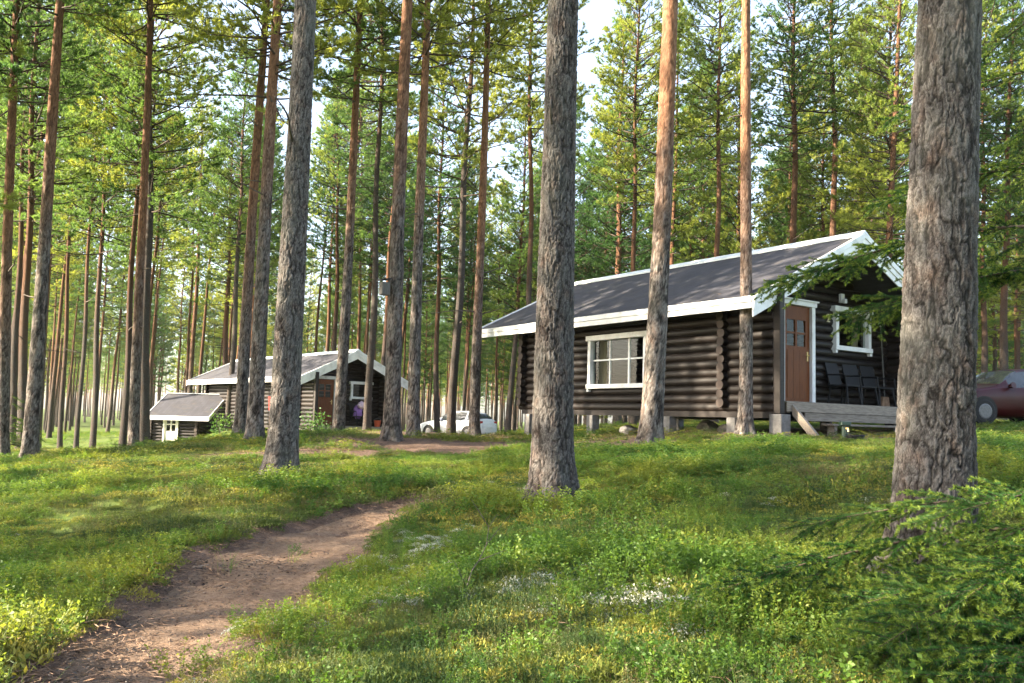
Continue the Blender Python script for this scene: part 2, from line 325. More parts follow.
def mat_path():
    m, nt, p = newmat('trodden_needle_litter'); v = wpos(nt); n1 = noise(nt, v, 1.3, 4); n2 = noise(nt, v, 22, 6, .75); n3 = noise(nt, v, 110, 3, .7)
    k = math_(nt, 'ADD', math_(nt, 'MULTIPLY', n2, .55), math_(nt, 'MULTIPLY', n3, .45))
    a = ramp(nt, k, [(.3, (.090, .058, .038)), (.5, (.225, .145, .097)), (.7, (.37, .26, .18))]); b = ramp(nt, k, [(.3, (.070, .050, .036)), (.5, (.17, .125, .090)), (.7, (.29, .225, .17))])
    nt.links.new(mixc(nt, n1, a, b), p.inputs['Base Color']); p.inputs['Roughness'].default_value = .95; p.inputs['Specular IOR Level'].default_value = .1
    nt.links.new(bump(nt, k, .9, .03), p.inputs['Normal']); return m
M['path'] = mat_path()

# ------------------------------------------------------------------ survey: pines one can tell apart
# base px, base py, distance, diameter, px at the frame's top, bark, crown, label
PINES = [
 (932, 575, 5.2, .43, 954, 'near', 'high', 'thickest grey plated pine trunk in the right foreground, beside the dark red car'),
 (552, 497, 9.2, .43, 561, 'near', 'high', 'stout dark grey pine in the middle foreground, in front of the cabin roof'),
 (281, 474, 11., .37, 302, 'near', 'high', 'stout grey pine in front of the far cabin, left of its door'),
 (650, 445, 14.4, .36, 670, 'bark_mid', 'high', 'pine with grey foot and bright orange top in front of the white framed cabin window'),
 (745, 434, 16.4, .26, 748.5, 'bark_low', 'mid', 'slim pinkish pine at the near corner of the right cabin, left of its brown door'),
 (391, 441, 17.6, .34, 408, 'bark', 'high', 'pine carrying the grey bird box at its side'),
 (413, 438.5, 20., .29, 427, 'bark', 'mid', 'straight pine immediately right of the pine with the bird box'),
 (474, 437.5, 23., .28, 488, 'bark_low', 'mid', 'slender reddish pine hiding the back door of the white car'),
 (451, 437, 26., .27, 471, 'bark_high', 'mid', 'slender grey pine standing in front of the middle of the white car'),
 (338, 436, 22., .29, 361, 'bark', 'mid', 'pine in front of the far cabin between its door and its window'),
 (367, 431, 28., .25, 385, 'bark_high', 'mid', 'thin grey pine in front of the far cabin, right of its small window'),
 (254, 441, 18., .33, 280, 'bark', 'mid', 'grey pine at the left of the far cabin, in front of its log wall'),
 (240, 436, 20., .28, 266, 'bark_low', 'mid', 'reddish brown leaning pine before the far cabin log wall, left neighbour of a grey one'),
 (133, 458, 22., .27, 152, 'bark_low', 'mid', 'slim pine standing directly left of the small shed'),
 (143, 452, 26., .36, 159, 'bark_high', 'mid', 'thick dark pine right behind the slim one left of the shed'),
 (122, 451, 29., .24, 146, 'bark_low', 'mid', 'thin reddish pine left of the pair beside the shed'),
 (29, 460, 19., .32, 59, 'bark', 'mid', 'leaning pine at left, second large trunk from the left edge'),
 (21, 452, 27., .29, 42, 'bark_low', 'mid', 'orange lit pine just left of the leaning pine near the left edge'),
 (2, 458, 21., .30, 19, 'bark_low', 'mid', 'orange pine cut by the left edge of the picture'),
 (12, 446, 33., .27, 34, 'bark', 'mid', 'dim pine behind the orange one at the left edge'),
 (92, 454, 31., .22, 113, 'bark', 'mid', 'thin pine in the bright clearing left of the shed'),
 (76, 453, 34., .19, 102, 'bark', 'mid', 'thinnest leaning pine in the bright clearing at left'),
 (60, 452, 38., .22, 84, 'bark_low', 'mid', 'slim pine at the back of the clearing near the left edge'),
 (222, 428, 50., .38, 236, 'bark_low', 'mid', 'orange pine rising behind the ridge of the far cabin'),
 (228, 428, 43., .32, 250, 'bark_high', 'mid', 'grey leaning pine rising behind the roof of the far cabin'),
 (792, 424, 33., .37, 793, 'bark_low', 'mid', 'orange pine rising behind the ridge of the right cabin near its gable'),
 (889, 424, 36., .30, 891, 'bark_low', 'mid', 'straight reddish pine behind the gable of the right cabin'),
 (858, 424, 40., .28, 862, 'bark_low', 'mid', 'lean orange pine seen above the gable tip of the right cabin'),
 (617, 424, 36., .36, 624, 'bark_low', 'low', 'pine with crooked boughs behind the left half of the right cabin roof'),
 (1002, 423, 34., .34, 1012, 'bark_low', 'mid', 'orange pine behind the dark red car'),
 (983, 424, 38., .30, 986, 'bark_low', 'mid', 'pale lit pine right of the foreground trunk, behind the red car bonnet'),
 (529, 434, 30., .24, 533, 'bark', 'mid', 'slim pine behind the far eave of the right cabin, left of the stout middle pine'),
 (437, 436, 40., .28, 445, 'bark_low', 'mid', 'orange pine rising behind the bonnet of the white car'),
]
# ------------------------------------------------------------------ terrain: a sheet through surveyed points
ctrl = [at(p[0], p[1], p[2]) for p in PINES]
for q in [(120, 683, 4.1), (280, 590, 6.1), (430, 500, 9.4), (0, 560, 7.0), (512, 683, 3.9), (700, 683, 3.7), (700, 560, 6.5), (860, 600, 4.6), (1020, 640, 4.0),
          (350, 470, 12.5), (200, 453, 24), (150, 460, 15), (60, 480, 13), (460, 447, 17), (590, 438, 19.5), (772, 437, 16), (815, 437, 16.5), (870, 446, 13), (700, 455, 12.5), (620, 465, 11),
          (340, 439, 30), (200, 449, 38), (155, 455, 42), (410, 438, 36), (440, 438, 48), (495, 437.5, 48), (465, 438, 35), (985, 426, 23), (1060, 426, 23), (930, 436, 17), (1000, 450, 10), (520, 435, 25), (310, 436, 45)]:
    ctrl.append(at(*q))
ctrl += [np.array(c, float) for c in [(0, -3, -.25), (-5, -3, -.3), (5, -3, .1), (-8, 4, .1), (8, 6, .9), (-20, 12, -.1), (-30, 40, -.6), (-40, 70, -.8), (0, 70, .4), (30, 60, 1.2), (40, 100, .9), (0, 110, .2), (-60, 110, -.8), (20, 20, 1.7), (30, 30, 1.7), (-40, 0, -.5), (40, 0, 1.2),
    (0, 300, 0), (300, 300, .5), (-300, 300, -.8), (-300, 0, -.5), (300, 0, .5), (0, -300, 0), (300, -300, 0), (-300, -300, 0), (0, 700, 0), (700, 0, 0), (-700, 0, 0), (0, -700, 0)]]
ctrl = np.array(ctrl)
def _phi(d): return np.sqrt(d * d + 4.0)
_n = len(ctrl); _A = np.zeros((_n + 1, _n + 1))
_A[:_n, :_n] = _phi(np.hypot(ctrl[:, None, 0] - ctrl[None, :, 0], ctrl[:, None, 1] - ctrl[None, :, 1])) - .05 * np.eye(_n)
_A[:_n, _n] = 1; _A[_n, :_n] = 1
_w = np.linalg.solve(_A, np.append(ctrl[:, 2], 0))
PATH_Y = np.array([700, 683, 640, 600, 560, 530, 510, 500, 494.0, 488])
PATH_L = np.array([-15, 8, 66, 124, 196, 276, 348, 392, 424.0, 452])
PATH_R = np.array([205, 214, 240, 296, 344, 382, 416, 436, 450.0, 464])
def base_h(x, y):
    x = np.asarray(x, float).ravel(); y = np.asarray(y, float).ravel(); out = np.zeros(len(x))
    for i in range(0, len(x), 20000):
        s = slice(i, i + 20000)
        out[s] = _phi(np.hypot(x[s, None] - ctrl[None, :, 0], y[s, None] - ctrl[None, :, 1])) @ _w[:_n] + _w[_n]
    return out
def hit0(px, py):
    r = CF * FPX + (px - 512) * CR + (341.5 - py) * CU; r = r / r[1]
    d = np.arange(1.5, 60, .05); P = CP + d[:, None] * r
    under = P[:, 2] < base_h(P[:, 0], P[:, 1])
    return P[np.argmax(under)] if under.any() else P[-1]
PL = np.array([hit0(a, b) for a, b in zip(PATH_L, PATH_Y)]); PR = np.array([hit0(a, b) for a, b in zip(PATH_R, PATH_Y)])
# carry the path on behind the viewer
PL = np.vstack([[-2.6, .5, 0], PL]); PR = np.vstack([[-1.2, .2, 0], PR])
PC = (PL + PR) / 2; PWD = np.linalg.norm((PR - PL)[:, :2], axis=1) / 2
def path_dist(x, y):
    """distance from the path's middle over its half width (1 = edge)"""
    best = np.full(np.shape(x), 9.0)
    for i in range(len(PC) - 1):
        ax, ay = PC[i, :2]; bx, by = PC[i + 1, :2]; L2 = (bx - ax) ** 2 + (by - ay) ** 2
        t = np.clip(((x - ax) * (bx - ax) + (y - ay) * (by - ay)) / L2, 0, 1)
        d = np.hypot(x - ax - t * (bx - ax), y - ay - t * (by - ay)); best = np.minimum(best, d / ((1 - t) * PWD[i] + t * PWD[i + 1]))
    return best
def pd(x, y): return path_dist(x, y) + .75 * (fbm(x * 2.6, y * 2.6, 40, 4) - .45)
BARE = [(-.9, 16.2, 2.2, 1.1), (2.6, 14.9, 2.4, .75), (-1.6, 30, 3.0, 7.0), (-3.4, 13.6, 1.6, .5), (-1.6, 17.5, 3.2, 1.6), (-2.4, 26, 3.0, 6.0), (-2.2, 40, 4.5, 8), (-1.0, 21.5, 2.5, 1.5), (2.0, 16.3, 1.8, .8), (4.2, 15.4, 1.0, .7), (6.2, 16.0, 1.6, .7), (-3.6, 15.3, 2.0, .8), (5.5, 20, 4.5, 4.5), (-.55, 12.3, 1.2, .45)]
def bare_mask(x, y):
    b = np.zeros(np.shape(x))
    for cx, cy, rx, ry in BARE:
        d = np.hypot((x - cx) / rx, (y - cy) / ry); b = np.maximum(b, np.clip(1.35 - d, 0, 1))
    b = np.maximum(b, np.clip((1.6 - pd(x, y)) * 1.4, 0, 1)); return b
def ground(x, y):
    shp = np.shape(x); x = np.asarray(x, float).ravel(); y = np.asarray(y, float).ravel()
    h = base_h(x, y); d = np.hypot(x, y)
    h = h + (fbm(x * 1.3, y * 1.3, 3, 4) - .47) * .16 * np.clip(1.5 - d / 40, .3, 1)
    q = pd(x, y); h = h - .075 * np.clip((1.15 - q) * 4, 0, 1)
    return h.reshape(shp)
def gz(x, y): return float(ground(np.array([x]), np.array([y]))[0])
def axis_pts(n, near, far):
    t = np.linspace(-1, 1, n); a = np.arcsinh(far / near * 1.0); return near * np.sinh(t * a)
gx = axis_pts(300, 4.0, 900); gy = axis_pts(330, 5.5, 900) + 6.5
GX, GY = np.meshgrid(gx, gy); GZ = ground(GX, GY)
nx, ny = len(gx), len(gy); idx = np.arange(nx * ny).reshape(ny, nx)
Fg = np.stack([idx[:-1, :-1], idx[:-1, 1:], idx[1:, 1:], idx[1:, :-1]], -1).reshape(-1, 4)
gm = mesh_np('ground', np.stack([GX, GY, GZ], -1).reshape(-1, 3), Fg, [M['ground']], True); fattr(gm, 'bare', bare_mask(GX, GY).ravel())
go = ob('ground', gm); go['kind'] = 'structure'
# the trodden path: its own sheet, edges uneven
tt = np.linspace(0, len(PC) - 1.001, 200); ss = np.linspace(-1, 1, 44); Pv = []
for t in tt:
    i = int(t); f = t - i; l = PL[i] * (1 - f) + PL[i + 1] * f; r = PR[i] * (1 - f) + PR[i + 1] * f
    for s in ss: Pv.append(((l + r) / 2 + (r - l) / 2 * s)[:2])
Pv = np.array(Pv); q = pd(Pv[:, 0], Pv[:, 1]); pz = ground(Pv[:, 0], Pv[:, 1]) + .010 + (fbm(Pv[:, 0] * 9, Pv[:, 1] * 9, 77, 3) - .45) * .022 - .05 * np.clip((q - .93) * 6, 0, 1)
idp = np.arange(len(Pv)).reshape(len(tt), len(ss)); Fp = np.stack([idp[:-1, :-1], idp[:-1, 1:], idp[1:, 1:], idp[1:, :-1]], -1).reshape(-1, 4)
po = ob('path', mesh_np('path', np.column_stack([Pv, pz]), Fp, [M['path']], True)); po['kind'] = 'structure'

# ------------------------------------------------------------------ log cabins
def log_mesh():
    n = 12; V = []; F4 = []; mi = []
    xs = [0, .02, .25, .5, .75, .98, 1]
    rr = [.93, 1, 1.02, .985, 1.015, 1, .93]
    for x, r in zip(xs, rr):
        for k in range(n):
            a = 2 * math.pi * k / n; V.append((x, r * math.cos(a), r * math.sin(a)))
    for i in range(len(xs) - 1):
        for k in range(n): F4.append([i * n + k, i * n + (k + 1) % n, (i + 1) * n + (k + 1) % n, (i + 1) * n + k]); mi.append(0)
    F4 += [list(range(n))[::-1], [(len(xs) - 1) * n + k for k in range(n)]]; mi += [1, 1]
    m = bpy.data.meshes.new('log'); m.from_pydata(V, [], F4); m.materials.append(M['log']); m.materials.append(M['log_end'])
    m.polygons.foreach_set('material_index', np.array(mi, np.int32)); m.polygons.foreach_set('use_smooth', np.array([i == 0 for i in mi], bool)); m.update()
    bm = bmesh.new(); bm.from_mesh(m); bmesh.ops.recalc_face_normals(bm, faces=bm.faces); bm.to_mesh(m); bm.free(); return m
LOG = log_mesh()
def add_log(parent, p, length, axis, r=.1):
    o = bpy.data.objects.new('log', LOG); COL.objects.link(o); o.parent = parent
    o.location = p; o.scale = (length, r, r)
    roll = random.uniform(0, 6.28)
    o.rotation_euler = (roll, 0, 0) if axis == 'x' else Matrix.Rotation(math.pi / 2, 3, 'Z').to_quaternion().to_matrix().to_euler()
    if axis == 'y': o.rotation_euler = (roll, 0, math.pi / 2)
    return o
def wall_logs(parent, axis, fixed, a0, a1, zs, holes=(), limit=None, r=.098):
    """courses along an axis; holes are (from, to, zlow, zhigh); limit(z) may shorten a course"""
    for z in zs:
        lo, hi = (a0, a1) if limit is None else limit(z, a0, a1)
        if hi - lo < .25: continue
        cuts = sorted((h[0], h[1]) for h in holes if h[2] < z + .03 and z - .03 < h[3])
        segs = []; s = lo
        for c0, c1 in cuts:
            if c0 > s: segs.append((s, min(c0, hi)))
            s = max(s, c1)
        if s < hi: segs.append((s, hi))
        for s0, s1 in segs:
            e0 = s0 + (random.uniform(-.02, .02) if s0 == lo else 0); e1 = s1 + (random.uniform(-.02, .02) if s1 == hi else 0)
            if e1 - e0 < .05: continue
            jr = r * random.uniform(.96, 1.05); jz = z + random.uniform(-.006, .006); add_log(parent, (e0, fixed, jz) if axis == 'x' else (fixed, e0, jz), e1 - e0, axis, jr)
def box_part(name, parent, mat, x0, x1, y0, y1, z0, z1, bevel=.0):
    return MB().box(x0, x1, y0, y1, z0, z1).build(name, parent, mat, bevel=bevel)
def window_part(parent, axis, face, out, a0, a1, z0, z1, cols, bars_v, bars_h, mat=None, curtain=True):
    """axis: wall direction; face: wall line; out: -1/+1 outward. frame with head, sill, two side boards; panes and bars below it"""
    mat = mat or M['white']; t = .10; d0, d1 = face, face + out * .15
    lo, hi = min(d0, d1), max(d0, d1)
    def bx(mb, p0, p1, q0, q1, y0, y1):
        return mb.box(p0, p1, y0, y1, q0, q1) if axis == 'x' else mb.box(y0, y1, p0, p1, q0, q1)
    f = MB()
    bx(f, a0, a0 + t, z0 + t, z1 - t, lo, hi); bx(f, a1 - t, a1, z0 + t, z1 - t, lo, hi)
    e = .02
    bx(f, a0 - .06, a1 + .06, z1 - t, z1 + .02, lo - e, hi + e); bx(f, a0 - .03, a1 + .03, z0, z0 + t, lo - e, hi + e)
    # little horns under the sill
    bx(f, a0 - .03, a0 + .05, z0 - .07, z0 - .001, lo, hi); bx(f, a1 - .05, a1 + .03, z0 - .07, z0 - .001, lo, hi)
    w = f.build('window', parent, mat, bevel=.006)
    i0, i1, k0, k1 = a0 + t, a1 - t, z0 + t, z1 - t; mid = face + out * .05
    bl, bh = mid - .02, mid + .02
    vs = [i0] + [i0 + (i1 - i0) * b for b, _ in bars_v] + [i1]
    for b, wd in bars_v:
        x = i0 + (i1 - i0) * b; bx(MB(), x - wd / 2, x + wd / 2, k0, k1, bl, bh).build('glazing_bar', w, mat)
    hs = [k0] + [k0 + (k1 - k0) * b for b, _ in bars_h] + [k1]
    for b, wd in bars_h:
        z = k0 + (k1 - k0) * b; bx(MB(), i0, i1, z - wd / 2, z + wd / 2, bl + .004, bh - .004).build('glazing_bar', w, mat)
    for i in range(len(vs) - 1):
        for j in range(len(hs) - 1):
            bx(MB(), vs[i] + .004, vs[i + 1] - .004, hs[j] + .004, hs[j + 1] - .004, mid - .003, mid + .003).build('pane', w, M['glass'])
    if curtain:
        for s in (0, 1):
            c0, c1 = (i0 - .05, i0 + .10 * (i1 - i0)) if s == 0 else (i1 - .13 * (i1 - i0), i1 + .05)
            n = 14; y = face - out * .18; pts = []; V = []; F4 = []
            for k in range(n):
                a = c0 + (c1 - c0) * k / (n - 1); dd = y + .025 * math.sin(k * 1.9)
                for z in (k0 - .1, k1 + .08): V.append((a, dd, z) if axis == 'x' else (dd, a, z))
            for k in range(n - 1): F4.append([2 * k, 2 * k + 1, 2 * k + 3, 2 * k + 2])
            m = bpy.data.meshes.new('curtain'); m.from_pydata(V, [], F4); m.materials.append(M['curtain']); m.update()
            o = ob('curtain', m, w); sm = o.modifiers.new('thick', 'SOLIDIFY'); sm.thickness = .006
    return w
def cabin(name, label, P0, psi, W, L, eave, pitch, zg, ex, wing, yc, yb, base, door, win, side_win, floor, piers, long_gap=None):
    root = thing(name, label, 'cabin', (P0[0], P0[1], zg), -psi)
    h = W / 2 * pitch; ang = math.atan(pitch)
    pit = .172; n = int((eave + ex * pitch - base - .12) / pit)
    zl = [base + .1 + i * pit for i in range(n)]; zc = [z + pit / 2 for z in zl]
    hy = [(side_win[0] + .02, side_win[1] - .02, side_win[2] + .02, side_win[3] - .02)] if side_win else []
    if long_gap: hy.append(long_gap)
    wall_logs(root, 'y', ex, wing, yb + .24, zl, hy)
    wall_logs(root, 'y', W - ex, wing, yb + .24, zl)
    gl = lambda z, a0, a1: (a0, a1) if z < eave + ex * pitch - .18 else (max(a0, (z + .16 - eave) / pitch), min(a1, W - (z + .16 - eave) / pitch))
    ng = int((eave + h - base - .35) / pit); zg_ = [base + .1 + pit / 2 + i * pit for i in range(ng)]
    wall_logs(root, 'x', yb, ex - .24, W - ex + .24, zg_, (), gl)
    holes = [(door[0] - .06, door[1] + .06, floor - .2, door[2] + .02), (win[0] + .04, win[1] - .04, win[2] + .04, win[3] - .04)]
    wall_logs(root, 'x', yc, ex - .22, W - ex + .22, zg_, holes, gl)
    # upright end posts of the porch side walls, floor, underside
    for x in (ex, W - ex):
        box_part('porch_post', root, M['dark_wood'], x - .07, x + .07, wing - .16, wing - .003, base - .02, eave + ex * pitch - .12, .008)
    box_part('floor', root, M['dark_wood'], ex + .05, W - ex - .05, yc + .05, yb - .05, base - .06, floor - .02)
    for x in (ex - .06, W - ex - .06): box_part('sill_beam', root, M['dark_wood'], x, x + .12, wing, yb + .1, base - .10, base + .02)
    # roof: two slopes, ridge cap, barge boards, fascia
    rl = math.hypot(W / 2, h)
    for s in (0, 1):
        m = MB().box(0, L, 0, rl, -.07, 0).mesh('roof_slope', M['felt'])
        o = ob('roof_slope', m, root)
        if s == 0: mt = Matrix(((0, math.cos(ang), -math.sin(ang), 0), (1, 0, 0, 0), (0, math.sin(ang), math.cos(ang), eave), (0, 0, 0, 1)))
        else: mt = Matrix(((0, -math.cos(ang), math.sin(ang), W), (1, 0, 0, 0), (0, math.sin(ang), math.cos(ang), eave), (0, 0, 0, 1)))
        if mt.to_3x3().determinant() < 0:
            mt = mt @ Matrix.Diagonal((1, 1, 1, 1))
            # mirrored frame: build with y flipped instead
            mt = Matrix(((0, -math.cos(ang), -math.sin(ang) * -1, W / 2), (1, 0, 0, 0), (0, -math.sin(ang) * -1, 0, 0), (0, 0, 0, 1))) if False else mt
        me = o.data; me.transform(mt)
        if mt.to_3x3().determinant() < 0: me.flip_normals()
    cx, cz = W / 2, eave + h
    MB().prism([(cx - .16, cz - .16 * pitch + .012), (cx, cz + .02), (cx + .16, cz - .16 * pitch + .012), (cx + .16, cz - .16 * pitch + .05), (cx, cz + .075), (cx - .16, cz - .16 * pitch + .05)], -.06, L + .04).build('ridge_cap', root, M['metal_cap'])
    for yy, sg, nb in ((0, -1, 3), (L, 1, 2)):
        for s in (0, 1):
            for k in range(nb):
                top = .03 - k * .125; bot = top - .122 - (.012 if k == nb - 1 else 0); d = .075 - k * .022
                X0, X1 = (0 - .03, W / 2 - .002) if s == 0 else (W / 2 + .002, W + .03)
                zf = lambda x: eave + (x if s == 0 else W - x) * pitch
                pts = [(X0, zf(X0) + top), (X1, zf(X1) + top), (X1, zf(X1) + bot), (X0, zf(X0) + bot)]
                y0, y1 = (yy + sg * .004, yy + sg * d); MB().prism(pts, min(y0, y1), max(y0, y1)).build('barge_board', root, M['white'], bevel=.004)
    for s in (0, 1):
        xe = -.002 if s == 0 else W + .002; sg = -1 if s == 0 else 1
        for k, (t0, t1, d) in enumerate(((.025, -.085, .05), (-.088, -.20, .028))):
            a, b = xe, xe + sg * d; box_part('fascia_board', root, M['white'], min(a, b), max(a, b), .01, L - .01, eave + t1, eave + t0, .004)
        # drip of the felt at the verge, gable soffit boards
    # door with frame and glazing
    dx0, dx1, dz1 = door; y = yc - .11
    fr = MB(); fr.box(dx0 - .11, dx0, y - .05, yc + .05, floor, dz1); fr.box(dx1, dx1 + .11, y - .05, yc + .05, floor, dz1)
    fr.box(dx0 - .16, dx1 + .16, y - .06, yc + .05, dz1 + .002, dz1 + .10); fr.box(dx0 - .20, dx1 + .20, y - .09, yc + .05, dz1 + .102, dz1 + .135)
    fr.build('door_frame', root, M['white'], bevel=.005)
    g0, g1 = floor + 1.22, floor + 1.78; gx0, gx1 = dx0 + .14, dx1 - .14; dm = (gx0 + gx1) / 2; yd0, yd1 = yc - .09, yc - .04
    dl = MB(); dl.box(dx0 + .004, gx0, yd0, yd1, floor + .02, dz1 - .006); dl.box(gx1, dx1 - .004, yd0, yd1, floor + .02, dz1 - .006)
    dl.box(gx0, gx1, yd0, yd1, floor + .02, g0); dl.box(gx0, gx1, yd0, yd1, g1, dz1 - .006)
    dl.box(dm - .03, dm + .03, yd0, yd1, g0, g1); dl.box(gx0, dm - .03, yd0 + .004, yd1 - .004, (g0 + g1) / 2 - .02, (g0 + g1) / 2 + .02); dl.box(dm + .03, gx1, yd0 + .004, yd1 - .004, (g0 + g1) / 2 - .02, (g0 + g1) / 2 + .02)
    for k in range(3):   # raised battens on the lower leaf
        a = gx0 + (gx1 - gx0) * (k + .5) / 3; dl.box(a - .10, a + .10, yd0 - .012, yd0 - .001, floor + .12, g0 - .08)
    leaf = dl.build('door', root, M['door'])
    for a, b in ((gx0, dm - .03), (dm + .03, gx1)):
        for c, d in ((g0, (g0 + g1) / 2 - .02), ((g0 + g1) / 2 + .02, g1)): MB().box(a, b, yc - .068, yc - .062, c, d).build('pane', leaf, M['glass'])
    hx = dx1 - .08; MB().box(hx - .02, hx + .02, yd0 - .012, yd0, floor + .92, floor + 1.12).tube([(hx, yd0 - .01, floor + 1.04), (hx, yd0 - .06, floor + 1.04), (hx - .11, yd0 - .06, floor + 1.04)], .012, 6).build('handle', leaf, M['brass'])
    window_part(root, 'x', yc - .03, -1, win[0], win[1], win[2], win[3], 1, [], [])
    if side_win: window_part(root, 'y', ex - .03, -1, side_win[0], side_win[1], side_win[2], side_win[3], 3, [(.30, .05), (.66, .03)], [(.55, .03)])
    for (px_, py_, pz_, wd) in piers:
        gzl = pz_ - .25; box_part('pier', root, M['concrete'], px_ - wd, px_ + wd, py_ - wd, py_ + wd, gzl, base - .102 if py_ > wing + .1 else base - .025, .012)
    # porch deck, planks one by one
    x0, x1 = ex + .12, W - ex - .12; yy = wing - .13; k = 0
    while yy < yc - .22:
        box_part('deck_plank', root, M['deck'], x0 + random.uniform(-.02, .02), x1, yy, yy + .122, floor - .035, floor + random.uniform(-.003, .003), .004); yy += .13
    box_part('deck_rim', root, M['deck'], x0 + .01, x1 - .01, wing - .165, wing - .134, floor - .20, floor - .012, .004)
    box_part('deck_rim', root, M['deck'], x0 + .55, x1 - .05, wing - .155, wing - .128, floor - .36, floor - .206, .004)
    for xx in (x0 + .1, (x0 + x1) / 2, x1 - .1): box_part('deck_joist', root, M['deck'], xx - .04, xx + .04, wing - .125, yc - .15, floor - .22, floor - .04)
    # broad step on sloping stringers
    for xx in (x0 + .14, x1 - .9):
        MB().prism([(wing - .17, floor - .06), (wing - .17, floor - .26), (wing - .62, floor - .72), (wing - .72, floor - .62)], xx, xx + .07, 'x').build('stringer', root, M['deck'], bevel=.004)
    for k in range(2): box_part('step_tread', root, M['deck'], x0 + .9, x1 - .83, wing - .52 + k * .14, wing - .395 + k * .14, floor - .44, floor - .40, .004)
    box_part('step_leg', root, M['deck'], x0 + 1.0, x0 + 1.08, wing - .48, wing - .32, floor - .82, floor - .442); box_part('step_leg', root, M['deck'], x1 - 1.08, x1 - 1.0, wing - .48, wing - .32, floor - .82, floor - .442)
    return root
PSI_R = math.radians(-34.772); ZR = 1.30
# ground height seen from the cabin's own frame
def cab_ground(P0, psi, zg, lx, ly):
    c, s = math.cos(-psi), math.sin(-psi); return gz(P0[0] + lx * c - ly * s, P0[1] + lx * s + ly * c) - zg
PR0 = (4.3977, 16.0)
pier_r = [(.70, 7.8), (.70, 5.3), (.70, 2.8), (.72, 1.05), (.74, -.02), (6.08, 7.8), (6.08, 5.3), (6.08, 2.8), (6.08, 1.05), (6.08, -.02)]
cab_r = cabin('log_cabin', 'larger near cabin of dark round logs with grey felt roof and white boards, at right', PR0, PSI_R, 6.82, 9.47, 2.57, .488, ZR, .7, .05, 1.22, 8.0, .47,
              (2.28, 3.18, 2.78), (4.0, 5.3, 1.93, 2.88), (3.35, 5.33, .98, 2.2), .70, [(a, b, cab_ground(PR0, PSI_R, ZR, a, b), .11 if b > 0 else .14) for a, b in pier_r])
# number and lamp on the gable wall
cu = bpy.data.curves.new('house_number', 'FONT'); cu.body = '2'; cu.size = .26; cu.extrude = .008
tmp = bpy.data.objects.new('house_number', cu); COL.objects.link(tmp); bpy.context.view_layer.update()
nm_ = bpy.data.meshes.new_from_object(tmp.evaluated_get(bpy.context.evaluated_depsgraph_get())); COL.objects.unlink(tmp); bpy.data.objects.remove(tmp)
nm_.materials.clear(); nm_.materials.append(M['plate_yellow']); ob('house_number', nm_, cab_r, (3.72, 1.22 - .125, 2.52), (math.pi / 2, 0, 0))
lp = MB().box(4.16, 4.28, 1.02, 1.10, 2.98, 3.18).build('wall_lamp', cab_r, M['white'], bevel=.01); MB().box(4.18, 4.26, .94, 1.02, 2.96, 3.06).build('lamp_glass', lp, M['clear_light'], bevel=.01)
PSI_L = math.radians(-40); PL0 = at(301, 376, 36.0); ZL = float(PL0[2]) - 2.57
pier_l = [(.7, 11.2), (.7, 8.0), (.7, 5.0), (.7, 2.6), (.74, -.02), (4.5, 11.2), (4.5, 5.0), (4.46, -.02)]
cab_l = cabin('log_cabin', 'farther cabin of dark logs with white barge boards, half hidden behind pines at left', PL0[:2], PSI_L, 5.2, 12.8, 2.57, .47, ZL, .7, .05, 1.22, 11.5, .47,
              (1.30, 2.14, 2.55), (2.95, 4.0, 1.75, 2.5), None, .55, [(a, b, cab_ground(PL0, PSI_L, ZL, a, b), .12) for a, b in pier_l])

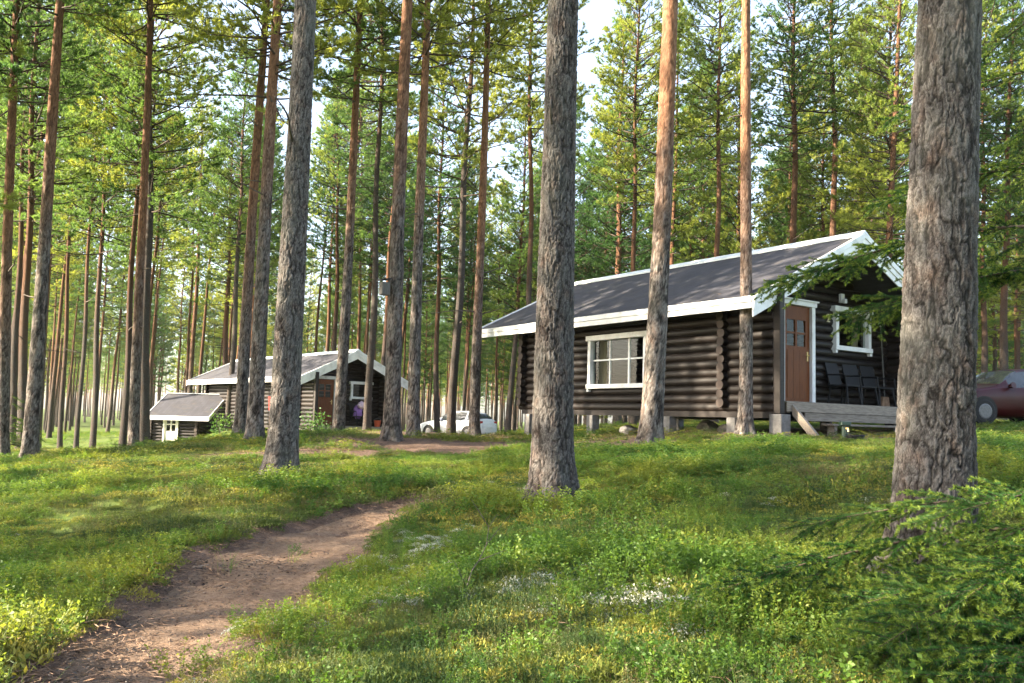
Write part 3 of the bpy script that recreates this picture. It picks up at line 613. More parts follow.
# ------------------------------------------------------------------ small shed beside the far cabin
def shed():
    B = at(150, 452, 43.0); W, Dp = 2.35, 2.6; z0 = gz(B[0] + 1, B[1])
    r = thing('log_shed', 'small log shed with pale lit door, left of the farther cabin', 'shed', (B[0], B[1], z0), math.radians(-8))
    pit = .15
    zl = [.08 + i * pit for i in range(10)]
    wall_logs(r, 'x', 0, -.15, W + .15, zl, [(.68, 1.42, -.1, 1.62)], None, .085)
    wall_logs(r, 'y', 0, -.15, Dp, [z + .07 for z in zl], (), None, .085); wall_logs(r, 'y', W, -.15, Dp, [z + .07 for z in zl], (), None, .085); wall_logs(r, 'x', Dp, -.1, W + .1, zl, (), None, .085)
    # roof with its eave to the front
    ze, hz, o = 1.55, 1.12, .35
    m = MB().prism([(-o, ze - .06), (-o, ze), (1.5, ze + hz), (Dp + .75, ze + .55), (Dp + .75, ze + .49), (1.5, ze + hz - .06)], -.12, W + .75, 'x').build('roof', r, M['felt'])
    for x in (-.12, W + .75):
        a, b = (x - .03, x - .003) if x < 0 else (x + .003, x + .03)
        MB().prism([(-o - .02, ze - .19), (-o - .02, ze + .02), (1.5, ze + hz + .02), (1.5, ze + hz - .19)], a, b, 'x').build('barge_board', r, M['white'])
    box_part('fascia_board', r, M['white'], -.14, W + .77, -o - .04, -o - .004, ze - .20, ze + .01)
    box_part('ridge_cap', r, M['metal_cap'], -.12, W + .75, 1.42, 1.58, ze + hz + .004, ze + hz + .03)
    f = MB(); f.box(.66, .74, -.14, .05, 0, 1.5); f.box(1.36, 1.44, -.14, .05, 0, 1.5); f.box(.62, 1.48, -.15, .05, 1.502, 1.58); f.build('door_frame', r, M['cream'])
    d = MB(); d.box(.745, 1.355, -.10, -.05, .02, .82); d.box(.745, .82, -.10, -.05, .822, 1.49); d.box(1.28, 1.355, -.10, -.05, .822, 1.49); d.box(1.02, 1.08, -.10, -.05, .822, 1.49); d.box(.82, 1.02, -.098, -.052, 1.12, 1.17); d.box(1.08, 1.28, -.098, -.052, 1.12, 1.17); d.box(.82, 1.02, -.1, -.05, 1.42, 1.49); d.box(1.08, 1.28, -.1, -.05, 1.42, 1.49)
    dd = d.build('door', r, M['cream'])
    for a, b in ((.82, 1.02), (1.08, 1.28)):
        for c, e in ((.822, 1.12), (1.17, 1.42)): MB().box(a, b, -.078, -.072, c, e).build('pane', dd, M['glass'])
    return r
shed()

# ------------------------------------------------------------------ cars
def car(label, loc, rz, paint, wagon=False):
    r = thing('car', label, 'car', loc, rz)
    # stations front (x=0) to rear (x=4.2): x, half width, bottom z, belt z, roof z, roof half width
    st = [(0.00, .62, .32, .50, .52, .50), (.06, .76, .24, .62, .65, .58), (.25, .83, .20, .74, .78, .66), (.60, .86, .19, .82, .88, .70), (1.00, .87, .18, .87, .94, .72), (1.25, .87, .18, .90, .99, .72),
          (1.60, .875, .18, .92, 1.20, .64), (1.95, .88, .18, .93, 1.40, .60), (2.35, .88, .18, .94, 1.465, .60), (2.75, .88, .18, .95, 1.475, .60), (3.20, .88, .18, .965, 1.45, .59), (3.55, .87, .19, .98, 1.39, .58), (3.85, .86, .22, 1.0, 1.24 if not wagon else 1.34, .57), (4.06, .83, .26, .98, 1.03, .60), (4.17, .78, .32, .80, .84, .62), (4.20, .70, .42, .62, .64, .60)]
    # finer stations
    A = np.array(st); xs = np.linspace(0, 1, 61); key = np.linspace(0, 1, len(st)); A = np.column_stack([np.interp(xs, key, A[:, j]) for j in range(6)])
    V = []; nj = 12
    for x, hw, zb, zs, zr, rw in A:
        half = [(0, zb), (hw * .75, zb), (hw * .93, zb + .05), (hw * .985, zb + (zs - zb) * .35), (hw, zb + (zs - zb) * .7), (hw * .975, zs), (hw * .965, zs + .01),
                (hw * .965 * .45 + rw * .55, zs + (zr - zs) * .5), (rw + .05, zr - .06 * min(1, (zr - zs) / .3)), (rw, zr - .015), (rw * .6, zr), (0, zr + .01)]
        V += [(x, y, z) for y, z in half]
    ni = len(A); FB = []; FW = {}; 
    def part_of(i, j):
        x = (A[i, 0] + A[i + 1, 0]) / 2
        if j in (6, 7):
            if 1.62 < x < 2.36: return 'front_side'
            if 2.44 < x < 3.18: return 'rear_side'
            if 3.26 < x < 3.72: return 'quarter'
        if j >= 8 and 1.30 < x < 1.92: return 'screen'
        if j >= 8 and 3.62 < x < 4.02: return 'back'
        return None
    for sgn in (1, -1):
        pass
    full = [(x, y, z) for x, y, z in V] + [(x, -y, z) for x, y, z in V]; n = len(V)
    parts = {}
    for i in range(ni - 1):
        for j in range(nj - 1):
            q = [i * nj + j, (i + 1) * nj + j, (i + 1) * nj + j + 1, i * nj + j + 1]; q2 = [n + k for k in q][::-1]
            k = part_of(i, j)
            if k is None: FB += [q, q2]
            elif k in ('screen', 'back'): parts.setdefault(k, []).extend([q, q2])
            else: parts.setdefault(k + '_l', []).append(q); parts.setdefault(k + '_r', []).append(q2)
    for i in (0, ni - 1):
        for j in range(nj - 1):
            q = [i * nj + j, i * nj + j + 1, n + i * nj + j + 1, n + i * nj + j]; FB.append(q if i == 0 else q[::-1])
    def mk(nm, faces, mat, parent, smooth=True, push=0):
        m = bpy.data.meshes.new(nm); m.from_pydata(full, [], faces); m.materials.append(mat)
        bm = bmesh.new(); bm.from_mesh(m); bmesh.ops.delete(bm, geom=[v for v in bm.verts if not v.link_faces], context='VERTS'); bmesh.ops.remove_doubles(bm, verts=bm.verts, dist=.0005); bmesh.ops.recalc_face_normals(bm, faces=bm.faces)
        bm.to_mesh(m); bm.free(); m.polygons.foreach_set('use_smooth', np.full(len(m.polygons), smooth, bool)); m.update(); return ob(nm, m, parent)
    body = mk('body', FB, paint, r)
    for k, fs in parts.items():
        nm = {'screen': 'windscreen', 'back': 'rear_window'}.get(k, 'side_window'); mk(nm, fs, M['car_glass'], r)
    for x in (.80, 3.38):
        for s in (-1, 1):
            y = s * .80; a, b = (y - .10, y + .10)
            t = MB().tube([(x, a, .31), (x, a + .02, .31), (x, b - .02, .31), (x, b, .31)], [.27, .31, .31, .27], 24).build('wheel', r, M['rubber'])
            MB().tube([(x, y + s * .098, .31), (x, y + s * .112, .31)], [.20, .17], 16).build('rim', t, M['rim'])
            # dark wheel arch
            MB().tube([(x, s * .78, .33), (x, s * .884, .33)], .365, 24).build('wheel_arch', r, M['rubber'])
    for s in (-1, 1):
        MB().tube([(1.55, s * .86, .96), (1.56, s * 1.0, .99)], [.05, .085], 8).build('mirror', r, paint)
        MB().box(.10, .42, s * .60 - .14, s * .60 + .14, .60, .72).build('headlight', r, M['clear_light'], bevel=.03)
        MB().box(3.98, 4.155, s * .66 - .13, s * .66 + .13, .78, .96).build('tail_light', r, M['red_light'], bevel=.02)
        for xd in (1.95, 2.95): MB().box(xd + .2, xd + .38, s * .885 - .012, s * .885 + .012, .80, .83).build('door_handle', r, paint, bevel=.005)
    MB().box(4.19, 4.215, -.26, .26, .55, .66).build('number_plate', r, M['white'])
    MB().box(-.03, .05, -.40, .40, .34, .46).build('grille', r, M['dark'])
    return r
cw = at(457, 437.5, 48.0)
wc = car('white hatchback parked between pine trunks left of the right cabin', (0, 0, 0), 0, M['car_white'])
hd = math.radians(33); # heading of the tail
c0 = cw - np.array([2.1 * math.cos(-hd), 2.1 * math.sin(-hd), 0]); wc.location = (c0[0], c0[1], gz(cw[0], cw[1])); wc.rotation_euler = (0, 0, -hd)
rcp = at(974, 426, 23.0); rc = car('dark red car at the right edge behind the foreground pine', (rcp[0] - 1.1, rcp[1] - .1, gz(rcp[0] + 1, rcp[1] + .3)), math.radians(12), M['car_red'])

# ------------------------------------------------------------------ pines
def tuft_mesh(P, Ax, size, n=14, wid=.10):
    """bottle-brush needle tufts: n thin triangles round each shoot"""
    k = len(P); A = np.repeat(Ax, n, 0); B = np.repeat(P, n, 0); s = np.repeat(size, n)
    rnd = rng.normal(size=(k * n, 3)); perp = rnd - (rnd * A).sum(1, keepdims=True) * A; perp /= np.linalg.norm(perp, axis=1, keepdims=True) + 1e-9
    t = rng.uniform(0, 1, k * n); base = B + A * (s * t * .75)[:, None]
    ang = rng.uniform(.35, 1.15, k * n); d = A * np.cos(ang)[:, None] + perp * np.sin(ang)[:, None]
    side = np.cross(d, rng.normal(size=(k * n, 3))); side /= np.linalg.norm(side, axis=1, keepdims=True) + 1e-9
    ln = s * rng.uniform(.6, 1.0, k * n); w_ = s * wid
    V = np.empty((k * n, 3, 3)); V[:, 0] = base - side * w_[:, None] * .5; V[:, 1] = base + side * w_[:, None] * .5; V[:, 2] = base + d * ln[:, None]
    return V.reshape(-1, 3), np.arange(k * n * 3).reshape(-1, 3)
def pine_crown(seed, H, h0, Lmax, nwh=.46):
    r = random.Random(seed); limbs = MB(); TP = []; TA = []; TS = []
    def emit(p, d, s): TP.append(p); TA.append(d); TS.append(s)
    z = h0
    while z < H - .3:
        t = (z - h0) / (H - h0); n = r.choice((2, 3, 3, 4)); a0 = r.uniform(0, 6.28)
        for i in range(n):
            a = a0 + i * 6.28 / n + r.uniform(-.5, .5); Lb = Lmax * (1 - t) ** .65 * (.55 + .45 * min(1, t * 3.5)) * r.uniform(.6, 1.15) + .25
            el = math.radians(-4 + 48 * t + r.uniform(-12, 14)); d = Vector((math.cos(a) * math.cos(el), math.sin(a) * math.cos(el), math.sin(el)))
            p = Vector((0, 0, z + r.uniform(-.15, .15))); pts = [p.copy()]; m = 6
            for k in range(m):
                d = (d + Vector((r.uniform(-.14, .14), r.uniform(-.14, .14), .05 + r.uniform(-.1, .1)))).normalized(); p = p + d * (Lb / m); pts.append(p.copy())
            limbs.tube(pts, [(.010 + .0075 * Lb) * (1 - k / (m + .6)) + .003 for k in range(m + 1)], 5, cap=False)
            ns = max(4, int(Lb * 4.2))
            for k in range(ns):
                f = .28 + .72 * (k + r.random()) / ns; q = min(m - 1, int(f * m)); b = pts[q].lerp(pts[q + 1], f * m - q); ax = (pts[q + 1] - pts[q]).normalized()
                sd = ax.cross(Vector((0, 0, 1))); sd = sd.normalized() if sd.length > .01 else Vector((1, 0, 0)); sd *= (1 if k % 2 else -1)
                dd = (ax * r.uniform(.4, .9) + sd * r.uniform(.5, 1.0) + Vector((0, 0, r.uniform(-.05, .45)))).normalized(); sl = (.22 + .22 * Lb * (1 - f * .6)) * r.uniform(.6, 1.2)
                e = b + dd * sl; limbs.tube([b, e], [.008, .003], 3, cap=False)
                for j in range(max(4, int(sl * 14))):
                    g = .3 + .7 * r.random(); c = b + dd * sl * g
                    td = (dd * r.uniform(.3, 1) + Vector((r.uniform(-.7, .7), r.uniform(-.7, .7), r.uniform(-.1, .8)))).normalized(); emit(c + td * r.uniform(0, .14), td, r.uniform(.09, .155))
            for j in range(4):
                td = (d + Vector((r.uniform(-.6, .6), r.uniform(-.6, .6), r.uniform(0, .6)))).normalized(); emit(pts[-1] - d * r.uniform(0, .15), td, r.uniform(.13, .19))
        z += nwh * r.uniform(.6, 1.4) * (1 - .45 * t)
    V, F3 = tuft_mesh(np.array([tuple(p) for p in TP]), np.array([tuple(p) for p in TA]), np.array(TS), 19, .15)
    return mesh_np('crown', V, F3, [M['pine_needle']]), limbs.mesh('boughs', M['bough'], smooth=True)
def dead_snags(seed, z0, z1, n, rad, root):
    """dead branches below the crown, each a part of its own"""
    r = random.Random(seed)
    for i in range(n):
        b = MB(); z = r.uniform(z0, z1); a = r.uniform(0, 6.28); d = Vector((math.cos(a), math.sin(a), r.uniform(-.1, .45))).normalized(); L = r.choice((.12, .2, .3, .6, 1.1)); p = d * rad * .8 + Vector((0, 0, z)); pts = [p.copy()]
        for k in range(5):
            d = (d + Vector((r.uniform(-.22, .22), r.uniform(-.22, .22), r.uniform(-.16, .12)))).normalized(); p = p + d * L / 5; pts.append(p.copy())
            if L > .6 and k > 0 and r.random() < .7: b.tube([p, p + (d + Vector((r.uniform(-1, 1), r.uniform(-1, 1), r.uniform(-.5, .3)))).normalized() * r.uniform(.1, .4)], [.006, .002], 4, cap=False)
        b.tube(pts, [.017 * (1 - k / 6.5) + .003 for k in range(6)], 5)
        b.build('dead_branch', root, M['twig'], smooth=True)
def trunk_mesh(name, H, r0, mat, sides=14, rings=36, bend=.15, seed=0, flare=.28):
    r = random.Random(seed); zs = H * np.linspace(0, 1, rings) ** 1.35; zs = np.concatenate([[-.35], zs]); ph = r.uniform(0, 6.28); ph2 = r.uniform(0, 6.28)
    th = np.linspace(0, 2 * np.pi, sides, endpoint=False); V = []
    for z in zs:
        zz = max(z, 0); rad = r0 * (1 - .82 * (zz / H) ** .9) * (1 + flare * math.exp(-zz / .28)); bx = bend * math.sin(zz / H * 3.0 + ph) * zz / H + .04 * math.sin(zz * .9 + ph2); by = bend * math.cos(zz / H * 2.3 + ph2) * zz / H
        bx -= .04 * math.sin(ph2)
        rr = rad * (1 + .05 * np.sin(3 * th + ph + z * .3) + .12 * math.exp(-zz / .25) * np.sin(5 * th + ph2) + .02 * np.sin(7 * th + z * 2))
        V.append(np.column_stack([bx + rr * np.cos(th), by + rr * np.sin(th), np.full(sides, z)]))
    V = np.concatenate(V); n = len(zs); ii = np.arange(n * sides).reshape(n, sides); F4 = np.stack([ii[:-1], np.roll(ii, -1, 1)[:-1], np.roll(ii, -1, 1)[1:], ii[1:]], -1).reshape(-1, 4)
    return mesh_np(name, V, F4, [mat], True)
def near_trunk(H, r0, zfine, dz, sides, seed, cells, mat=None, amp=1.0):
    """bark plates as real relief up to zfine, plain above"""
    zs = np.concatenate([[-.4], np.arange(-.1, zfine, dz), np.linspace(zfine, H, 26)]); th = np.linspace(0, 2 * np.pi, sides, endpoint=False)
    T, Z = np.meshgrid(th, zs); th_off = math.pi / 2; zz = np.maximum(Z, 0)
    rad = r0 * (1 - .82 * (zz / H) ** .9) * (1 + .50 * np.exp(-zz / .24)); wx = fbm(T * cells / 6.283 * .9, Z * 5, seed, 3)
    # root swells
    rad = rad * (1 + .20 * np.exp(-zz / .22) * np.sin(5 * T + seed) + .03 * np.sin(3 * T + Z * .6 + seed) + .02 * np.sin(2 * T - Z * 1.1))
    U = T / 6.283185 * cells; vs = cells / (2 * np.pi * r0); Vv = Z * vs
    wu = (fbm(U * .5, Vv * .30, seed + 3, 3, None) - .45) * 1.5 + (fbm(U * 2, Vv * .9, seed + 4, 2, cells * 2) - .4) * .8
    wv = (fbm(U * .7, Vv * .5, seed + 8, 3, None) - .45) * 3.0
    u = U + wu; v = Vv * .36 + wv * .5
    ridge = lambda q, k: np.clip(np.abs(q - .5) * k, 0, 1)
    r1 = ridge(vnoise(u * .9, v * .75, seed + 11, None), 7.5) ** .7
    r2 = ridge(vnoise(u * 1.7 + 5, v * 1.5, seed + 13, None), 6.0) ** .8
    f1, f2, cid = cellular(u * 1.25, v * 1.5, seed + 15); fl = np.clip((f2 - f1) / .25, 0, 1)
    g1, g2, gid = cellular(u * 3.1 + wv, v * 3.6 + wu, seed + 21); e2 = np.clip((g2 - g1) / .35, 0, 1)
    fn = fbm(U * 8, Vv * 3, seed + 31, 3, cells * 8)
    e = np.clip(r1 * (.45 + .55 * r2) * (.65 + .35 * fl), 0, 1)
    rough = np.clip(fbm(np.cos(T) * 1.5 + 9, np.sin(T) * 1.5 + Z * 1.2, seed + 41, 3) * 1.5 + .1, .55, 1.15)
    disp = ((e - .75) * .019 + (cid - .5) * .007 + (gid - .5) * .005 * e + (e2 - .6) * .003 + (fn - .45) * .007) * rough * (r0 / .22) * amp * np.clip((zfine + .5 - Z) / 1.0, 0, 1)
    bx = .02 * np.sin(zz * .5 + seed) - .02 * math.sin(seed)
    R_ = rad + disp; V = np.stack([bx + R_ * np.cos(T + th_off), R_ * np.sin(T + th_off), Z], -1).reshape(-1, 3); n = len(zs)
    ii = np.arange(n * sides).reshape(n, sides); F4 = np.stack([ii[:-1], np.roll(ii, -1, 1)[:-1], np.roll(ii, -1, 1)[1:], ii[1:]], -1).reshape(-1, 4)
    m = mesh_np('trunk', V, F4, [mat or M['bark_near']], True); fattr(m, 'plate', np.clip(e * (.5 + .15 * e2 + .40 * (cid - .3) + .45 * (gid - .4)) + .45 * (fn - .45), 0, 1).ravel()); return m
VAR = {}
for k, (H, h0, Lm, wh) in {'high': (21, 12.0, 2.9, .32), 'mid': (19, 8.6, 2.7, .30), 'mid2': (20, 10.0, 2.6, .30), 'mid3': (18, 7.2, 2.7, .32), 'low': (17, 4.8, 2.9, .36), 'low2': (15, 4.0, 2.5, .34), 'young': (9.5, 1.3, 1.9, .36)}.items():
    c, l = pine_crown(hash(k) % 1 + sum(map(ord, k)), H, h0, Lm, wh); VAR[k] = (H, h0, c, l)
def root_lean(name, label, B, lean, group=None, spin=0.0):
    o = thing(name, label, 'tree', B, 0, group); q = Vector((0, 0, 1)).rotation_difference(Vector(lean).normalized()); o.rotation_mode = 'QUATERNION'
    o.rotation_quaternion = q @ Quaternion((0, 0, 1), spin); return o
for i, (bx, by, D, dia, tx, bark, cr, label) in enumerate(PINES):
    B = at(bx, by, D); T = at(tx, 0, D); z = gz(B[0], B[1]); lean = np.array(T) - np.array(B); lean[1] = random.uniform(-.012, .012) * lean[2] if i else 0.0
    o = root_lean('pine_tree', label, (B[0], B[1], min(z, B[2] + .15) - .03), lean, 'pines one can tell apart', 0)
    key = {'high': 'high', 'mid': ('mid', 'mid2', 'mid3')[i % 3], 'low': ('low', 'low2')[i % 2]}[cr]; H, h0, cm, lm = VAR[key]
    if bark == 'near': ob('trunk', near_trunk(H, dia / 2, {0: 4.3, 1: 6.2, 2: 7.2}[i], {0: .009, 1: .0115, 2: .014}[i], {0: 240, 1: 200, 2: 150}[i], 3 + i, {0: 42, 1: 44, 2: 36}[i]), o)
    elif D < 25: ob('trunk', near_trunk(H, dia / 2, 2.0 + .50 * D, .036, 60, 3 + i, 18, M['near_' + bark], .9), o)
    else: ob('trunk', trunk_mesh('trunk', H, dia / 2, M[bark], 20 if D < 30 else 14, 60, .12, i * 7 + 1), o)
    sp = random.uniform(0, 6.28)
    ob('crown', cm, o, rot=(0, 0, sp)); ob('boughs', lm, o, rot=(0, 0, sp))
    ns = {3: 4, 1: 2, 2: 8, 5: 9, 9: 6, 11: 6, 4: 5, 28: 9, 25: 6}.get(i, 5)
    if i: dead_snags(50 + i, 3.6 if D < 15 else 3.0, h0 + .5, ns, dia / 2 * .8, o)
# forest behind: separate pines, copies of a few kinds
TRK = {}
for k in ('mid', 'mid2', 'mid3', 'low', 'low2', 'high', 'young'):
    for bk in ('bark', 'bark_low'): TRK[k, bk] = trunk_mesh('trunk', VAR[k][0], .15, M[bk], 10, 26, .2, sum(map(ord, k + bk)))
taken = [tuple(at(p[0], p[1], p[2])[:2]) for p in PINES]
def blocked(x, y):
    px, py = project(np.array([x, y, gz(x, y)]))[0]
    if y < 60 and 138 < px < 425 and y < 47: return True          # far cabin and shed
    if y < 58 and 412 < px < 505: return True                       # white car
    if y < 29 and 470 < px < 960: return True                       # near cabin
    if y < 31: return True
    if px > 955 and y < 30: return True
    c, s = math.cos(PSI_L), math.sin(PSI_L); dx, dy = x - PL0[0], y - PL0[1]; lx, ly = dx * c - dy * s, dx * s + dy * c
    if -1 < lx < 6.5 and -2 < ly < 14: return True
    if abs(x - cw[0]) < 4 and abs(y - cw[1]) < 4: return True
    return False
def forest_label(x, y):
    px = project(np.array([x, y, gz(x, y)]))[0][0]
    if px < 0 or px > 1024: return 'forest pine beyond the side edges of the view', 'forest pines beyond the sides'
    for lim, a in ((140, 'at the left, beyond the clearing beside the shed'), (412, 'behind the farther cabin and the shed'), (508, 'behind the white hatchback'), (960, 'behind the near cabin on the right'), (2000, 'behind the dark red car')):
        if px < lim: return 'slender pine among many in the forest ' + a, 'forest pines ' + a
cnt = 0; tries = 0
forced = [(9.6, 37.0), (11.2, 50.0), (17.2, 44.0), (8.0, 61.0), (20.5, 50.0), (4.2, 48.0), (14.0, 34.0), (5.6, 38.0), (9.2, 44.0), (2.2, 36.0), (7.4, 52.0), (12.5, 41.0), (-3.2, 62.0), (16.5, 38.0)]
while cnt < 262 and tries < 20000:
    tries += 1
    D = math.sqrt(random.uniform(31 ** 2, 115 ** 2)) if cnt > 110 else random.uniform(31, 75)
    x = D * random.uniform(-.63, .63)
    if forced: x, D = forced.pop()
    if min((x - a) ** 2 + (D - b) ** 2 for a, b in taken) < (2.1 + D * .012) ** 2 or blocked(x, D): continue
    if D < 60 and .0 < x / D + .58 < .14 and random.random() < .8: continue     # thinner in the clearing at left
    if x < -.14 * D and random.random() < .35 and not forced: continue
    taken.append((x, D)); cnt += 1
    k = random.choice(('mid', 'mid2', 'mid2', 'high') if x < -.12 * D and D < 75 else ('mid', 'mid2', 'mid3', 'mid3', 'low', 'low2') + (('young', 'low') if D > 45 and x > .0 * D else ('mid', 'mid2'))); bk = random.choice(('bark_low', 'bark_low', 'bark'))
    lb_, gr_ = forest_label(x, D); o = root_lean('pine_tree', lb_, (x, D, gz(x, D) - .05), (random.uniform(-.02, .05), random.uniform(-.02, .02), 1), gr_, random.uniform(0, 6.28))
    s = random.uniform(.85, 1.15); t = random.uniform(.7, 1.15); H, h0, cm, lm = VAR[k]; o.scale = (s, s, s)
    ob('trunk', TRK[k, bk], o, scale=(t, t, 1)); ob('crown', cm, o); ob('boughs', lm, o)
# unseen pines added on the sunny side to shade foreground, trunks and cabin
for i, (x, y, k) in enumerate([(-13, 3.5, 'mid'), (-26, 2.5, 'mid3'), (-33, 12.5, 'mid2'), (-22, 14.5, 'mid3'), (-39, 7, 'mid3'), (-27, 19.5, 'mid'), (-45, 1, 'mid2'), (-24, -8, 'mid'), (-29, -4, 'mid3'), (-18, -10, 'mid2'), (-32, -11, 'mid'), (-25, -15, 'mid3'), (-15, 12, 'mid3'), (-9.3, 2.9, 'low2'), (-14.7, 8.7, 'low2'), (-17, 5.4, 'mid3'), (-13.5, 16.5, 'low'), (-17, 20, 'mid3'), (-11.5, 15.2, 'low'), (-16, 16.2, 'mid3')]):
    o = root_lean('pine_tree', 'unseen pine added beyond the left edge to cast shade', (x, y, gz(x, y) - .05), (random.uniform(-.03, .04), 0, 1), 'added shade pines beyond the left edge', random.uniform(0, 6.28))
    H, h0, cm, lm = VAR[k]; ob('trunk', TRK[k, 'bark'], o); ob('crown', cm, o); ob('boughs', lm, o)

# ------------------------------------------------------------------ spruces at the right edge
def spruce_branch(seed, L):
    """a flat drooping spray along +X with side twigs clothed in short needles; new shoots at the tips, their colour brightened as if sunlit"""
    r = random.Random(seed); wood = MB(); SEG = []      # (a, b, tipA, tipB)
    m = 10; p = Vector((0, 0, 0)); d = Vector((1, 0, .10)); pts = [p.copy()]
    for k in range(m):
        d = (d + Vector((0, r.uniform(-.05, .05), -.045 + (.03 if k > 6 else 0) + r.uniform(-.02, .02)))).normalized(); p = p + d * L / m; pts.append(p.copy())
    wood.tube(pts, [.0065 * L * (1 - k / (m + 1.)) + .0015 for k in range(m + 1)], 6)
    def twig(a, d, ln, depth, droop):
        n = max(2, int(ln / .05)); q = a.copy(); ps = [q.copy()]
        for k in range(n):
            d = (d + Vector((r.uniform(-.06, .06), r.uniform(-.06, .06), -droop + r.uniform(-.03, .03)))).normalized(); q = q + d * ln / n; ps.append(q.copy())
        wood.tube(ps, [.0020 * (1 - k / (n + 1)) + .0006 for k in range(n + 1)], 3, cap=False)
        tl = min(.045, ln * .35)
        for k in range(n):
            s0, s1 = ln * (1 - k / n), ln * (1 - (k + 1) / n)
            SEG.append((ps[k], ps[k + 1], 1.0 if s1 < tl else 0.0))
        if depth and ln > .07:
            c = int(ln / .046)
            for k in range(c):
                f = .18 + .8 * (k + .5) / c; i = min(n - 1, int(f * n)); b = ps[i].lerp(ps[i + 1], f * n - i); t = (ps[i + 1] - ps[i]).normalized()
                sd = t.cross(Vector((0, 0, 1))).normalized() * (1 if k % 2 else -1)
                twig(b, (t * .75 + sd * .65 + Vector((0, 0, r.uniform(-.5, .35)))).normalized(), max(.035, ln * .36 * (1.1 - f) * r.uniform(.7, 1.2)), depth - 1, droop * .8)
    for k in range(m):
        SEG.append((pts[k], pts[k + 1], 1.0 if k >= m - 1 else 0.0))
    nt_ = int(L / .030)
    for k in range(nt_):
        f = .12 + .86 * (k + r.uniform(.2, .8)) / nt_; i = min(m - 1, int(f * m)); b = pts[i].lerp(pts[i + 1], f * m - i); t = (pts[i + 1] - pts[i]).normalized()
        sd = t.cross(Vector((0, 0, 1))).normalized() * (1 if k % 2 else -1)
        ln = L * (.19 * math.sin(math.pi * min(1, .22 + .78 * (1 - f))) ** .8) * r.uniform(.65, 1.15) + .03
        twig(b, (t * .72 + sd * .70 + Vector((0, 0, r.uniform(-.45, .40)))).normalized(), ln, 1, .04)
    A = np.array([tuple(s[0]) for s in SEG]); B = np.array([tuple(s[1]) for s in SEG]); tp = np.array([s[2] for s in SEG]); ln = np.linalg.norm(B - A, axis=1); n = np.maximum(2, (ln * 1300).astype(int)); ix = np.repeat(np.arange(len(A)), n); N = len(ix)
    t = rng.uniform(0, 1, N); base = A[ix] + (B - A)[ix] * t[:, None]; ax = ((B - A) / (ln[:, None] + 1e-9))[ix]
    up = rng.normal(size=(N, 3)) + np.array([0, 0, .55]); pp = up - (up * ax).sum(1, keepdims=True) * ax; pp /= np.linalg.norm(pp, axis=1, keepdims=True) + 1e-9
    an = rng.uniform(.6, 1.1, N); d = ax * np.cos(an)[:, None] + pp * np.sin(an)[:, None]; side = np.cross(d, rng.normal(size=(N, 3))); side /= np.linalg.norm(side, axis=1, keepdims=True) + 1e-9
    nl = rng.uniform(.014, .021, N); V = np.empty((N, 3, 3)); V[:, 0] = base - side * .0018; V[:, 1] = base + side * .0018; V[:, 2] = base + d * nl[:, None]
    nm = mesh_np('needles', V.reshape(-1, 3), np.arange(N * 3).reshape(-1, 3), [M['spruce_needle']]); fattr(nm, 'tip', np.repeat(tp[ix] * rng.uniform(.15, .85, N), 3))
    return wood.mesh('branch', M['spruce_bark'], smooth=True), nm, N
SB = [(L, *spruce_branch(200 + i, L)[:2]) for i, L in enumerate((.9, 1.0, 1.45, 1.6, 2.1))]
def put_branch(root, base, tip, roll=0.0):
    base = Vector(base); tip = Vector(tip); L = (tip - base).length; i = min(range(len(SB)), key=lambda k: abs(SB[k][0] - L) + random.uniform(0, .2)); s = L / SB[i][0]
    x = (tip - base).normalized(); y = Vector((0, 0, 1)).cross(x).normalized(); z = x.cross(y); R_ = Matrix((x, y, z)).transposed() @ Matrix.Rotation(roll, 3, 'X')
    o = bpy.data.objects.new('branch', SB[i][1]); COL.objects.link(o); o.parent = root; o.rotation_mode = 'QUATERNION'; o.rotation_quaternion = R_.to_quaternion(); o.location = base - root.location; o.scale = (s, s, s)
    n = bpy.data.objects.new('needles', SB[i][2]); COL.objects.link(n); n.parent = o
def spruce(label, x, y, H, r0, tips, free, az0, az1, z0, z1):
    z = gz(x, y); root = thing('spruce_tree', label, 'tree', (x, y, z), 0); ob('trunk', trunk_mesh('trunk', H, r0, M['spruce_bark'], 14, 30, .03, 5), root)
    for px, py, D, rise in tips:
        t = at(px, py, D); L = math.hypot(t[0] - x, t[1] - y); put_branch(root, (x, y, t[2] + rise * .45), t, random.uniform(-.25, .25))
    for k in range(free):
        zz = z0 + (z1 - z0) * k / free; a = random.uniform(az0, az1)
        if 1.15 < z + zz < 2.75 and x > 0: a = random.uniform(-.5, .9)
        L = max(.5, (1 - (zz / H)) * random.uniform(1.2, 1.9)); b = Vector((x, y, z + zz)); put_branch(root, b, b + Vector((math.cos(a) * L, math.sin(a) * L, -.15 * L)), random.uniform(-.25, .25))
    return root
spruce('young spruce whose low boughs fill the bottom right corner', 2.95, 4.3, 3.2, .045,
       [(708, 521, 4.6, .10), (798, 492, 4.9, .06), (735, 608, 3.7, .22), (872, 590, 3.5, .18), (845, 640, 3.2, .25), (935, 498, 4.0, .10), (960, 560, 3.5, .15), (975, 655, 3.1, .2), (900, 615, 3.6, .2), (900, 560, 4.3, .2), (990, 515, 3.9, .12), (1012, 600, 3.4, .2), (885, 655, 3.3, .25), (945, 640, 3.1, .25), (820, 600, 4.0, .25), (1000, 545, 4.4, .15), (930, 530, 4.7, .12), (990, 560, 4.2, .1), (860, 575, 4.0, .15), (780, 585, 4.2, .15), (920, 590, 3.9, .15), (1005, 640, 3.0, .2), (910, 670, 2.9, .2), (965, 530, 4.3, .1)], 26, -1.5, 1.5, .15, 2.6)
